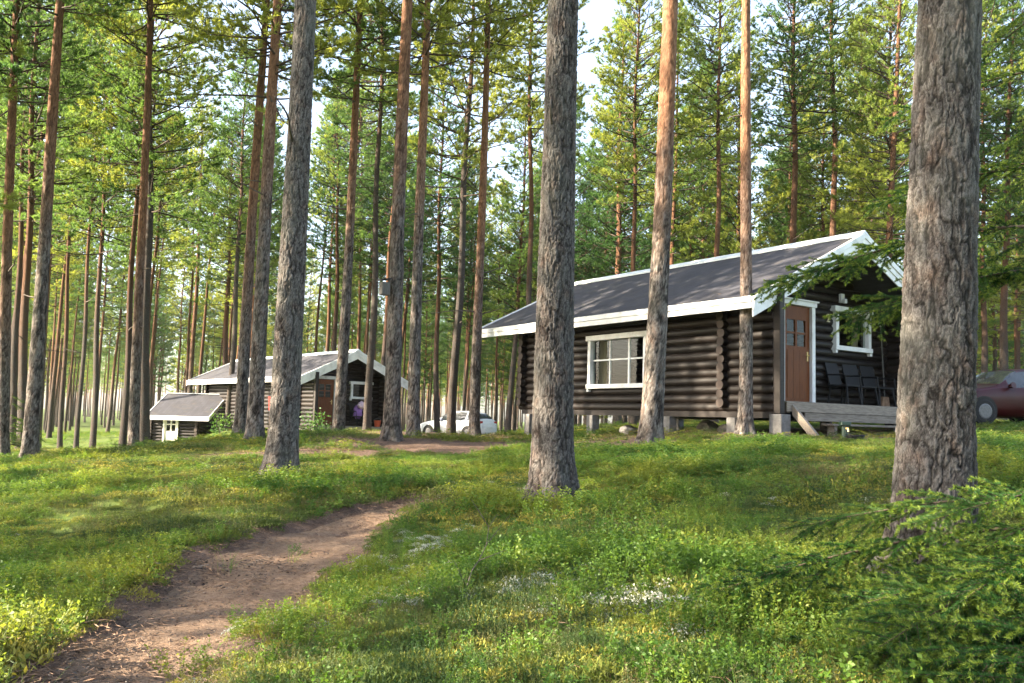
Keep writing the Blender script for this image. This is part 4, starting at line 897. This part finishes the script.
spruce('tall dark spruce behind the right foreground pine, its boughs crossing the cabin gable', 4.15, 6.7, 9.0, .09,
       [(762, 236, 6.6, .35), (838, 292, 6.5, .55), (880, 300, 6.9, .5), (900, 185, 6.9, .4), (868, 190, 7.0, .35), (978, 250, 6.5, .4), (992, 140, 6.6, .4), (985, 60, 6.9, .35), (1000, 20, 6.6, .4), (990, 200, 7.2, .4), (1000, 270, 7.3, .3), (880, 100, 7.0, .4), (890, 285, 6.2, .55), (915, 300, 6.6, .6)], 40, -.8, 1.9, .5, 7.5)
# small spruce among the left pines
lp_ = at(6, 452, 24.0); spruce('small bushy spruce at the left edge among pine trunks', float(lp_[0]), float(lp_[1]), 1.9, .03, [], 26, 0, 6.28, .1, 1.8)

# ------------------------------------------------------------------ small things about the cabins
def cab_pt(cab, x, y, z): return cab.matrix_world @ Vector((x, y, z))
bpy.context.view_layer.update()
def chair(label, p, rz, mat):
    r = thing('garden_chair', label, 'chair', p, rz, 'chairs on the porch')
    MB().box(-.24, .24, -.22, .24, .40, .44).build('seat', r, mat, bevel=.012)
    MB().prism([(.20, .45), (.24, .45), (.36, .92), (.33, .93)], -.22, .22, 'x').build('backrest', r, mat, bevel=.006)
    for sx in (-1, 1):
        for sy in (-1, 1): MB().tube([(sx * .21, sy * .19, .41), (sx * .25, sy * .25, 0)], [.022, .018], 6).build('leg', r, mat)
        MB().tube([(sx * .26, -.22, .42), (sx * .27, -.2, .64), (sx * .26, .26, .66)], .018, 6).build('armrest', r, mat)
for k, (lx, lb) in enumerate([(3.9, 'black garden chair on the right cabin porch, nearest its door'), (4.5, 'black garden chair on the right cabin porch, under the small window'), (5.15, 'black garden chair on the right cabin porch, farthest from its door')]):
    chair(lb, cab_pt(cab_r, lx, .78, .705), -PSI_R + random.uniform(-.15, .15), M['dark'])
# broom against the gable
b0 = cab_pt(cab_r, 5.62, 1.03, .71); r = thing('broom', 'long handled broom with pale knob leaning on the dark gable wall', 'broom', b0, -PSI_R)
MB().tube([(0, -.10, .25), (0, -.02, 1.85)], .013, 6).build('handle', r, M['grey_wood']); MB().tube([(0, -.02, 1.85), (0, -.018, 1.88), (0, -.016, 1.93), (0, -.015, 1.96)], [.02, .045, .045, .02], 10).build('knob', r, M['white'], smooth=True)
MB().prism([(-.16, 0), (.16, 0), (.11, .25), (-.11, .25)], -.14, -.07).build('bristles', r, M['cone'], bevel=.01)
# standpipe tap with hose
tp_ = at(845, 436, 15.6); r = thing('water_tap', 'short green standpipe tap with coiled hose before the porch step', 'tap', (tp_[0], tp_[1], gz(tp_[0], tp_[1])))
MB().tube([(0, 0, -.1), (0, 0, .26)], .055, 10).build('post', r, M['green_metal']); MB().box(-.09, .09, -.07, .07, .262, .34).build('cap', r, M['green_metal'], bevel=.015)
MB().tube([(0, -.06, .22), (0, -.14, .22), (0, -.16, .16)], .016, 8).build('spout', r, M['brass'])
pts = [(.14 + (.13 + .006 * k / 8) * math.cos(k * .5), -.10 + .13 * math.sin(k * .5), .03 + .002 * k) for k in range(40)]; MB().tube([(0, -.16, .15), (.05, -.22, .08)] + pts, .012, 6).build('hose', r, M['dark'], smooth=True)
# stones under the near cabin floor
for k, (lx, ly, s) in enumerate([(1.2, 4.6, .22), (1.5, 4.0, .17), (1.0, 3.5, .15), (1.6, 2.0, .2), (1.3, 1.6, .14), (2.4, 3.3, .25)]):
    P = cab_pt(cab_r, lx, ly, 0); bm = bmesh.new(); bmesh.ops.create_icosphere(bm, subdivisions=2, radius=s)
    for v in bm.verts: v.co *= random.uniform(.85, 1.12); v.co.z *= .65
    m = bpy.data.meshes.new('stone'); bm.to_mesh(m); bm.free(); m.materials.append(M['stone'])
    tag(ob('stone', m, None, (P.x, P.y, gz(P.x, P.y) + s * .35), (0, 0, k)), 'rough grey stone lying in the dark gap under the right cabin', 'stone', 'stones under the cabin')
# bird box on its pine
B6 = at(391, 286, 17.4); r = thing('bird_box', 'weathered grey bird box nailed to the left side of a pine', 'bird box', (B6[0] - .12, B6[1] - .02, B6[2] - .19), -1.0); r.scale = (.78, .78, .78)
MB().box(-.10, .10, -.11, .11, 0, .33).build('body', r, M['grey_wood'], bevel=.006); MB().prism([(-.17, .36), (.13, .41), (.13, .44), (-.17, .39)], -.14, .14, 'x').build('roof', r, M['dark_wood']); MB().tube([(0, -.118, .22), (0, -.112, .22)], .025, 12).build('entrance_hole', r, M['dark']); MB().box(-.025, .025, .112, .14, -.08, .42).build('batten', r, M['grey_wood'])
# far cabin: towel, clothes, bucket, shrub
P = cab_pt(cab_l, .50, 3.6, 1.75); r = thing('towel', 'red and white towel hanging on the far cabin log wall between two pines', 'towel', (P.x, P.y, P.z - .62), -PSI_L + math.pi / 2)
V = []; F4 = []
for i in range(13):
    for j in range(8): V.append((-.3 + .6 * i / 12, .03 * math.sin(i * 1.3) + .01 * j, .62 * j / 7 + .01 * math.sin(i)))
for i in range(12):
    for j in range(7): F4.append([i * 8 + j, (i + 1) * 8 + j, (i + 1) * 8 + j + 1, i * 8 + j + 1])
m = bpy.data.meshes.new('cloth'); m.from_pydata(V, [], F4); m.materials.append(M['red_cloth']); m.materials.append(M['white']); m.polygons.foreach_set('material_index', np.array([0 if 3 <= k // 7 else 1 for k in range(len(F4))], np.int32)); m.update(); o = ob('cloth', m, r); o.modifiers.new('thick', 'SOLIDIFY').thickness = .012
MB().tube([(-.36, .03, .64), (.36, .03, .64)], .012, 6).build('rail', r, M['dark'])
P = cab_pt(cab_l, 3.15, .75, .56); chair('black chair with clothes on the far cabin porch', P, -PSI_L + .2, M['dark'])
for nm, lb, dx, dz, mt, w_ in (('jacket', 'violet jacket hung over the chair on the far cabin porch', 0, .50, 'purple_cloth', .21), ('shirt', 'pale pink shirt on top of the violet jacket on the far porch', .05, .80, 'pink_cloth', .17)):
    bm = bmesh.new(); bmesh.ops.create_icosphere(bm, subdivisions=3, radius=1)
    for v in bm.verts:
        n_ = v.co.normalized(); k = 1 + .18 * math.sin(n_.x * 7 + dz * 9) * math.cos(n_.z * 6) + .1 * math.sin(n_.y * 11); v.co = Vector((n_.x * w_ * k, n_.y * .10 * k, n_.z * (.30 if dz < .6 else .16) * k))
    m = bpy.data.meshes.new(nm); bm.to_mesh(m); bm.free(); m.materials.append(M[mt]); m.polygons.foreach_set('use_smooth', np.ones(len(m.polygons), bool)); tag(ob(nm, m, None, cab_pt(cab_l, 3.15 + dx, .55 if dz > .6 else .72, .56 + dz + .12), (0, 0, -PSI_L)), lb, 'clothes')
P = cab_pt(cab_l, 4.05, .55, .555); r = thing('bucket', 'orange plastic bucket on the far cabin porch, right of the chair', 'bucket', P); MB().tube([(0, 0, 0), (0, 0, .02), (0, 0, .26), (0, 0, .28)], [.11, .12, .155, .165], 16).build('pail', r, M['orange_plastic'], smooth=False); MB().tube([(.16 * math.cos(a), .02, .27 + .1 * math.sin(a)) for a in np.linspace(0, math.pi, 9)], .006, 5).build('handle', r, M['rim'])
def leaf_quads(P, D, size, asp=.55, fold=True):
    n = len(P); D = D / (np.linalg.norm(D, axis=1, keepdims=True) + 1e-9); sd = np.cross(D, rng.normal(size=(n, 3))); sd /= np.linalg.norm(sd, axis=1, keepdims=True) + 1e-9
    size = np.broadcast_to(size, n)[:, None]; V = np.empty((n, 4, 3)); V[:, 0] = P; V[:, 1] = P + D * size * .5 + sd * size * asp * .5; V[:, 2] = P + D * size; V[:, 3] = P + D * size * .5 - sd * size * asp * .5
    return V.reshape(-1, 3), np.arange(n * 4).reshape(-1, 4)
def leafy_bush(label, p, H, Rr, n, size):
    r = thing('leafy_shrub', label, 'shrub', p); st = MB(); P = []; D = []
    for k in range(9):
        a = random.uniform(0, 6.28); q = Vector((0, 0, 0)); d = Vector((math.cos(a) * .35, math.sin(a) * .35, 1)).normalized(); pts = [q.copy()]
        for j in range(7): d = (d + Vector((random.uniform(-.2, .2), random.uniform(-.2, .2), .02))).normalized(); q = q + d * H / 7 * random.uniform(.7, 1.05); pts.append(q.copy())
        st.tube(pts, [.012 * (1 - j / 8.5) for j in range(8)], 5)
        for j in range(n // 9):
            f = random.uniform(.2, 1) * 7; i = min(6, int(f)); b = pts[i].lerp(pts[i + 1], f - i); off = Vector((random.gauss(0, Rr), random.gauss(0, Rr), random.gauss(0, Rr * .7))); P.append(tuple(b + off)); D.append((off.x + random.gauss(0, .1), off.y + random.gauss(0, .1), random.gauss(-.02, .1)))
    V, F4 = leaf_quads(np.array(P), np.array(D), rng.uniform(size * .7, size * 1.3, len(P)), .6); st.build('stem', r, M['twig'], smooth=True); ob('foliage', mesh_np('foliage', V, F4, [M['shrub']]), r)
P = at(309, 437, 34.5); leafy_bush('leafy shrub growing left of the far cabin door', (P[0], P[1], gz(P[0], P[1])), 1.5, .14, 420, .10)
P = at(218, 446, 39); leafy_bush('leafy shrub in the gap between the shed and the far cabin', (P[0], P[1], gz(P[0], P[1])), 1.6, .15, 380, .10)
# dead stick standing in the heath
S0 = hit0(452, 606); S1 = at(497, 512, S0[1] + .55); mb = MB(); p0 = Vector((S0[0], S0[1], gz(S0[0], S0[1]) - .02)); p1 = Vector(S1); pts = [p0.lerp(p1, k / 7) + Vector((random.uniform(-.015, .015), 0, random.uniform(-.02, .02) - .05 * math.sin(k / 7 * 3.14))) for k in range(8)]; mb.tube(pts, [.0055 * (1 - k / 9) for k in range(8)], 6)
for k in (2, 4, 5, 6): mb.tube([pts[k], pts[k] + Vector((random.uniform(-.2, .2), random.uniform(-.1, .1), random.uniform(.05, .2)))], [.004, .001], 4)
tag(mb.build('dead_stick', None, M['twig'], smooth=True), 'thin bare dead stick leaning out of the undergrowth in the foreground', 'stick')

# ------------------------------------------------------------------ undergrowth (nobody could count it)
SRC = bpy.data.collections.new('undergrowth_kinds')
def stems_clump(n, R_, h0, h1, spread, leaf, per, mat, name, asp=.6, droop=.0, needle=False, lo=.25):
    P = []; D = []; SV = []
    for k in range(n):
        a = random.uniform(0, 6.28); rr = R_ * math.sqrt(random.random()); b = np.array([rr * math.cos(a), rr * math.sin(a), -.02]); d = np.array([math.cos(a) * spread * random.random(), math.sin(a) * spread * random.random(), 1.0]); h = random.uniform(h0, h1); e = b + d * h
        s = np.array([.0014, 0, 0]); SV += [b - s, b + s, e + s * .4, e - s * .4]
        for j in range(per):
            f = lo + (1 - lo) * random.random(); c = b + (e - b) * f; o = rng.normal(size=3); o[2] = abs(o[2]) * .5 + (.5 if needle else .1) - droop; P.append(c + (0 if needle else .004) * o); D.append(o)
    V, F4 = leaf_quads(np.array(P), np.array(D), rng.uniform(leaf * .7, leaf * 1.3, len(P)), asp)
    SV = np.array(SV); Fs = np.arange(len(SV)).reshape(-1, 4); return mesh_np(name, np.vstack([V, SV]), np.vstack([F4, Fs + len(V)]), [mat])
def blades(n, R_, h0, h1, lean, wid, mat, name):
    V = []; F4 = []
    for k in range(n):
        a = random.uniform(0, 6.28); rr = R_ * random.random(); p = np.array([rr * math.cos(a), rr * math.sin(a), -.01]); t = a + random.uniform(-1, 1); d = np.array([math.cos(t), math.sin(t), 0]); h = random.uniform(h0, h1); s = np.array([-math.sin(t), math.cos(t), 0]) * wid / 2; l = random.uniform(.2, 1) * lean; b0 = len(V)
        for f, wf in ((0, 1), (.5, .8), (1, .12)): c = p + d * h * l * f * f + np.array([0, 0, h * f * (1 - .25 * l * f)]); V += [c - s * wf, c + s * wf]
        F4 += [[b0, b0 + 1, b0 + 3, b0 + 2], [b0 + 2, b0 + 3, b0 + 5, b0 + 4]]
    return mesh_np(name, np.array(V), np.array(F4), [mat])
def dome(n, R_, H, leaf, asp, mat, name, up=.6):
    a = rng.uniform(0, 6.28, n); r = R_ * np.sqrt(rng.uniform(0, 1, n)); z = H * (1 - (r / R_) ** 2) * rng.uniform(.55, 1, n) - .008; P = np.column_stack([r * np.cos(a), r * np.sin(a), z]); D = rng.normal(size=(n, 3)); D[:, 2] = np.abs(D[:, 2]) + up
    V, F4 = leaf_quads(P, D, rng.uniform(leaf * .6, leaf * 1.3, n), asp); return mesh_np(name, V, F4, [mat])
def litter(n, mat, name, asp=.07, ln=.055):
    P = np.column_stack([rng.uniform(-.15, .15, n), rng.uniform(-.15, .15, n), rng.uniform(.001, .006, n)]); D = rng.normal(size=(n, 3)); D[:, 2] *= .08; V, F4 = leaf_quads(P, D, rng.uniform(ln * .4, ln, n), asp); return mesh_np(name, V, F4, [mat])
KINDS = {
 'bilberry_plants': [stems_clump(14, .09, .08, .20, .55, .0165, 18, M['bilberry'], 'bilberry_plants') for _ in range(4)],
 'crowberry_heath': [stems_clump(22, .09, .05, .13, .5, .013, 20, M['heath'], 'crowberry_heath', .28, needle=True, lo=.1) for _ in range(3)],
 'grass_tufts': [blades(18, .07, .08, .24, .8, .0035, M['grass'], 'grass_tufts') for _ in range(3)],
 'feather_moss': [dome(260, .12, .05, .022, .3, M['moss'], 'feather_moss') for _ in range(3)],
 'reindeer_lichen': [dome(340, .10, .055, .013, .5, M['lichen'], 'reindeer_lichen', .2) for _ in range(2)],
 'fallen_litter': [litter(90, M['cone'], 'fallen_litter'), litter(90, M['cone'], 'fallen_litter', .09, .045), litter(40, M['twig'], 'fallen_litter', .25, .03), litter(24, M['dark_litter'], 'fallen_litter', .45, .020), litter(9, M['pale_litter'], 'fallen_litter', .5, .014)],
}
def gn_scatter(name, label, P, rot, scl, meshes):
    c = bpy.data.collections.new(name + '_kinds')
    for m in meshes: c.objects.link(bpy.data.objects.new(name + '_kind', m))
    pm = bpy.data.meshes.new(name); pm.vertices.add(len(P)); pm.vertices.foreach_set('co', np.asarray(P, np.float32).ravel())
    a = pm.attributes.new('rot', 'FLOAT_VECTOR', 'POINT'); a.data.foreach_set('vector', np.asarray(rot, np.float32).ravel())
    scl = np.asarray(scl, np.float32); scl = np.repeat(scl[:, None], 3, 1) if scl.ndim == 1 else scl
    a = pm.attributes.new('scl', 'FLOAT_VECTOR', 'POINT'); a.data.foreach_set('vector', scl.ravel())
    a = pm.attributes.new('pick', 'INT', 'POINT'); a.data.foreach_set('value', rng.integers(0, len(meshes), len(P)).astype(np.int32))
    g = bpy.data.node_groups.new(name, 'GeometryNodeTree'); g.interface.new_socket('Geometry', in_out='INPUT', socket_type='NodeSocketGeometry'); g.interface.new_socket('Geometry', in_out='OUTPUT', socket_type='NodeSocketGeometry')
    N = g.nodes; gi = N.new('NodeGroupInput'); go_ = N.new('NodeGroupOutput'); ip = N.new('GeometryNodeInstanceOnPoints'); ci = N.new('GeometryNodeCollectionInfo'); ci.inputs['Collection'].default_value = c; ci.inputs['Separate Children'].default_value = True; ci.inputs['Reset Children'].default_value = True
    def at_(n, t):
        x = N.new('GeometryNodeInputNamedAttribute'); x.data_type = t; x.inputs['Name'].default_value = n; return [o for o in x.outputs if o.enabled and o.name == 'Attribute'][0]
    e2r = N.new('FunctionNodeEulerToRotation'); g.links.new(at_('rot', 'FLOAT_VECTOR'), e2r.inputs[0])
    g.links.new(gi.outputs[0], ip.inputs['Points']); g.links.new(ci.outputs[0], ip.inputs['Instance']); ip.inputs['Pick Instance'].default_value = True
    g.links.new(at_('pick', 'INT'), ip.inputs['Instance Index']); g.links.new(e2r.outputs[0], ip.inputs['Rotation']); g.links.new(at_('scl', 'FLOAT_VECTOR'), ip.inputs['Scale']); g.links.new(ip.outputs[0], go_.inputs[0])
    o = ob(name, pm); o.modifiers.new('scatter', 'NODES').node_group = g; o['kind'] = 'stuff'; o['label'] = label; o['category'] = label.split()[-1] if False else name.split('_')[-1]; return o
def sample(d0, d1, n, half=.78):
    y = np.sqrt(rng.uniform(d0 * d0, d1 * d1, n)); x = y * rng.uniform(-half, half, n); return x, y
def inside_cabin(x, y):
    m = np.zeros(len(x), bool)
    for P0, psi, W, L in ((PR0, PSI_R, 6.82, 8.2), (PL0, PSI_L, 5.2, 11.8)):
        c, s = math.cos(psi), math.sin(psi); dx, dy = x - P0[0], y - P0[1]; lx, ly = dx * c - dy * s, dx * s + dy * c; m |= (lx > .6) & (lx < W - .6) & (ly > -.2) & (ly < L)
    return m
def scatter(name, label, bands, prob, s0, s1):
    XS = []; YS = []; SC = []
    for d0, d1, dens, k in bands:
        n = int(dens * .78 * (d1 * d1 - d0 * d0)); x, y = sample(d0, d1, n); XS.append(x); YS.append(y); SC.append(np.full(n, k))
    x, y, k = np.concatenate(XS), np.concatenate(YS), np.concatenate(SC); pb = prob(x, y) * ~inside_cabin(x, y); keep = rng.uniform(0, 1, len(x)) < pb; x, y, k = x[keep], y[keep], k[keep]
    z = ground(x, y); n = len(x); rot = np.column_stack([rng.normal(0, .15, n), rng.normal(0, .15, n), rng.uniform(0, 6.28, n)])
    gn_scatter(name, label, np.column_stack([x, y, z]), rot, (k * rng.uniform(s0, s1, n) * np.interp(fbm(x * .9, y * .9, 150, 3), [.25, .45, .65], [.65, .95, 1.5]))[:, None] * np.column_stack([np.ones(n), np.ones(n), np.interp(np.hypot(x, y), [4, 7, 10, 13, 18, 26, 40, 90], [.95, .8, .62, .45, .3, .24, .2, .2])]), KINDS[name]); return n
def zone(x, y, f, s): return fbm(x * f, y * f, s, 3) / .875
_tb = [(at(p[0], p[1], p[2])[:2], p[3] / 2 * 1.5 + .10) for p in PINES if p[2] < 20]
def foot(x, y):
    m = np.ones(np.shape(x))
    for (a, b), r_ in _tb: m = np.minimum(m, np.clip((np.hypot(x - a, y - b) - r_) / .25, 0, 1))
    return m
def veg(x, y): return foot(x, y) * np.maximum(np.clip(1.0 - 2.2 * (bare_mask(x, y) - .30), 0, 1) * np.clip((pd(x, y) - .90) * 6, 0, 1), np.clip(isle(x, y) * 1.6 - .5, 0, 1))
ISL = [hit0(a, b)[:2] for a, b in ((252, 628), (262, 618), (205, 668), (262, 628), (215, 662), (330, 566), (300, 545))]
def isle(x, y):
    m = np.zeros(np.shape(x))
    for i, (a, b) in enumerate(ISL): m = np.maximum(m, np.exp(-((x - a) ** 2 + (y - b) ** 2) / (.030 if i < 5 else .006)))
    return m
LICH = [hit0(a, b)[:2] for a, b in ((545, 585), (640, 602), (610, 605), (505, 575), (430, 572), (402, 600), (385, 560), (425, 548), (690, 600), (250, 615), (520, 592), (655, 612))]
def lich(x, y):
    m = np.zeros(len(x))
    for a, b in LICH: m = np.maximum(m, np.exp(-((x - a) ** 2 + (y - b) ** 2) / .11))
    return m
nn = {}
nn['b'] = scatter('bilberry_plants', 'low green bilberry plants covering the forest floor', [(3.2, 8, 95, 1.0), (8, 16, 60, 1.15), (16, 34, 16, 1.7), (34, 80, 3.0, 2.8)],
        lambda x, y: veg(x, y) * np.clip((zone(x, y, .6, 60) - .38) * 8, .05, 1) * (1 - .8 * lich(x, y)), .7, 1.35)
nn['h'] = scatter('crowberry_heath', 'dark crowberry and heather sprigs between the bilberries', [(3.2, 8, 110, 1.0), (8, 16, 60, 1.2), (16, 34, 14, 1.8)],
        lambda x, y: veg(x, y) * np.clip((.56 - zone(x, y, .6, 60)) * 7, .08, 1) * (1 - .7 * lich(x, y)), .7, 1.3)
nn['g'] = scatter('grass_tufts', 'thin grass tufts among the undergrowth', [(3.2, 8, 20, .9), (8, 16, 22, 1.0), (16, 40, 9, 1.6), (40, 90, 1.6, 2.6)],
        lambda x, y: np.clip(veg(x, y) + .06, 0, 1) * np.clip((zone(x, y, .9, 90) - .42) * 5, .06, 1), .6, 1.25)
nn['m'] = scatter('feather_moss', 'yellow green feather moss carpet under the plants', [(3.2, 8, 75, 1.0), (8, 16, 45, 1.3), (16, 34, 10, 2.2)],
        lambda x, y: np.clip(veg(x, y) * 1.2 + .1 * (bare_mask(x, y) < .8) * (pd(x, y) > 1.0), 0, 1) * .9, .7, 1.5)
nn['l'] = scatter('reindeer_lichen', 'pale grey reindeer lichen cushions in the foreground', [(1.6, 12, 120, 1.0)],
        lambda x, y: veg(x, y) * np.clip(lich(x, y) * 1.0 + np.clip((zone(x, y, 1.6, 120) - .66) * 2, 0, .12), 0, 1), .6, 1.3)
nn['f'] = scatter('fallen_litter', 'brown fallen needles and twigs on path and bare soil', [(1.6, 10, 170, 1.0), (10, 24, 40, 1.6)],
        lambda x, y: np.clip(bare_mask(x, y) * 1.3, .08, 1), .7, 1.4)
# farthest wood: one mass of pines
n = 1100; y = rng.uniform(100, 260, n); x = y * rng.uniform(-.75, .75, n); kp = (x > -.14 * y) | (rng.uniform(0, 1, n) < .45); x, y = x[kp], y[kp]; n = len(x); z = ground(x, y)
def joined(k):
    H, h0, cm, lm = VAR[k]; t = TRK[k, 'bark_low']; bm = bmesh.new(); bm.from_mesh(cm); nf = len(bm.faces); bm.from_mesh(t); bm.faces.ensure_lookup_table()
    for f in bm.faces[nf:]: f.material_index = 1
    m = bpy.data.meshes.new('far_pines'); bm.to_mesh(m); bm.free(); m.materials.append(M['pine_needle']); m.materials.append(M['bark_low']); return m
gn_scatter('far_pines', 'distant pine wood closing the view behind the forest', np.column_stack([x, y, z]), np.column_stack([np.zeros(n), np.zeros(n), rng.uniform(0, 6.28, n)]), rng.uniform(.8, 1.1, n), [joined('mid3'), joined('mid'), joined('low')])
hz, hnt, hp = newmat('haze'); hnt.nodes.remove(hp)
pv = hnt.nodes.new('ShaderNodeVolumePrincipled'); pv.inputs['Color'].default_value = (.96, .96, .92, 1); pv.inputs['Density'].default_value = .00014; pv.inputs['Anisotropy'].default_value = .2
hnt.links.new(pv.outputs[0], hnt.nodes['Material Output'].inputs['Volume'])
hob = MB().box(-950, 950, -950, 965, float(GZ.min()) - 1.0, 27.0).build('haze', None, hz); hob['kind'] = 'stuff'; hob['label'] = 'faint pale evening haze between the far trunks'; hob['category'] = 'haze'
S.cycles.volume_bounces = 0
print('instances', nn, 'pines', cnt)
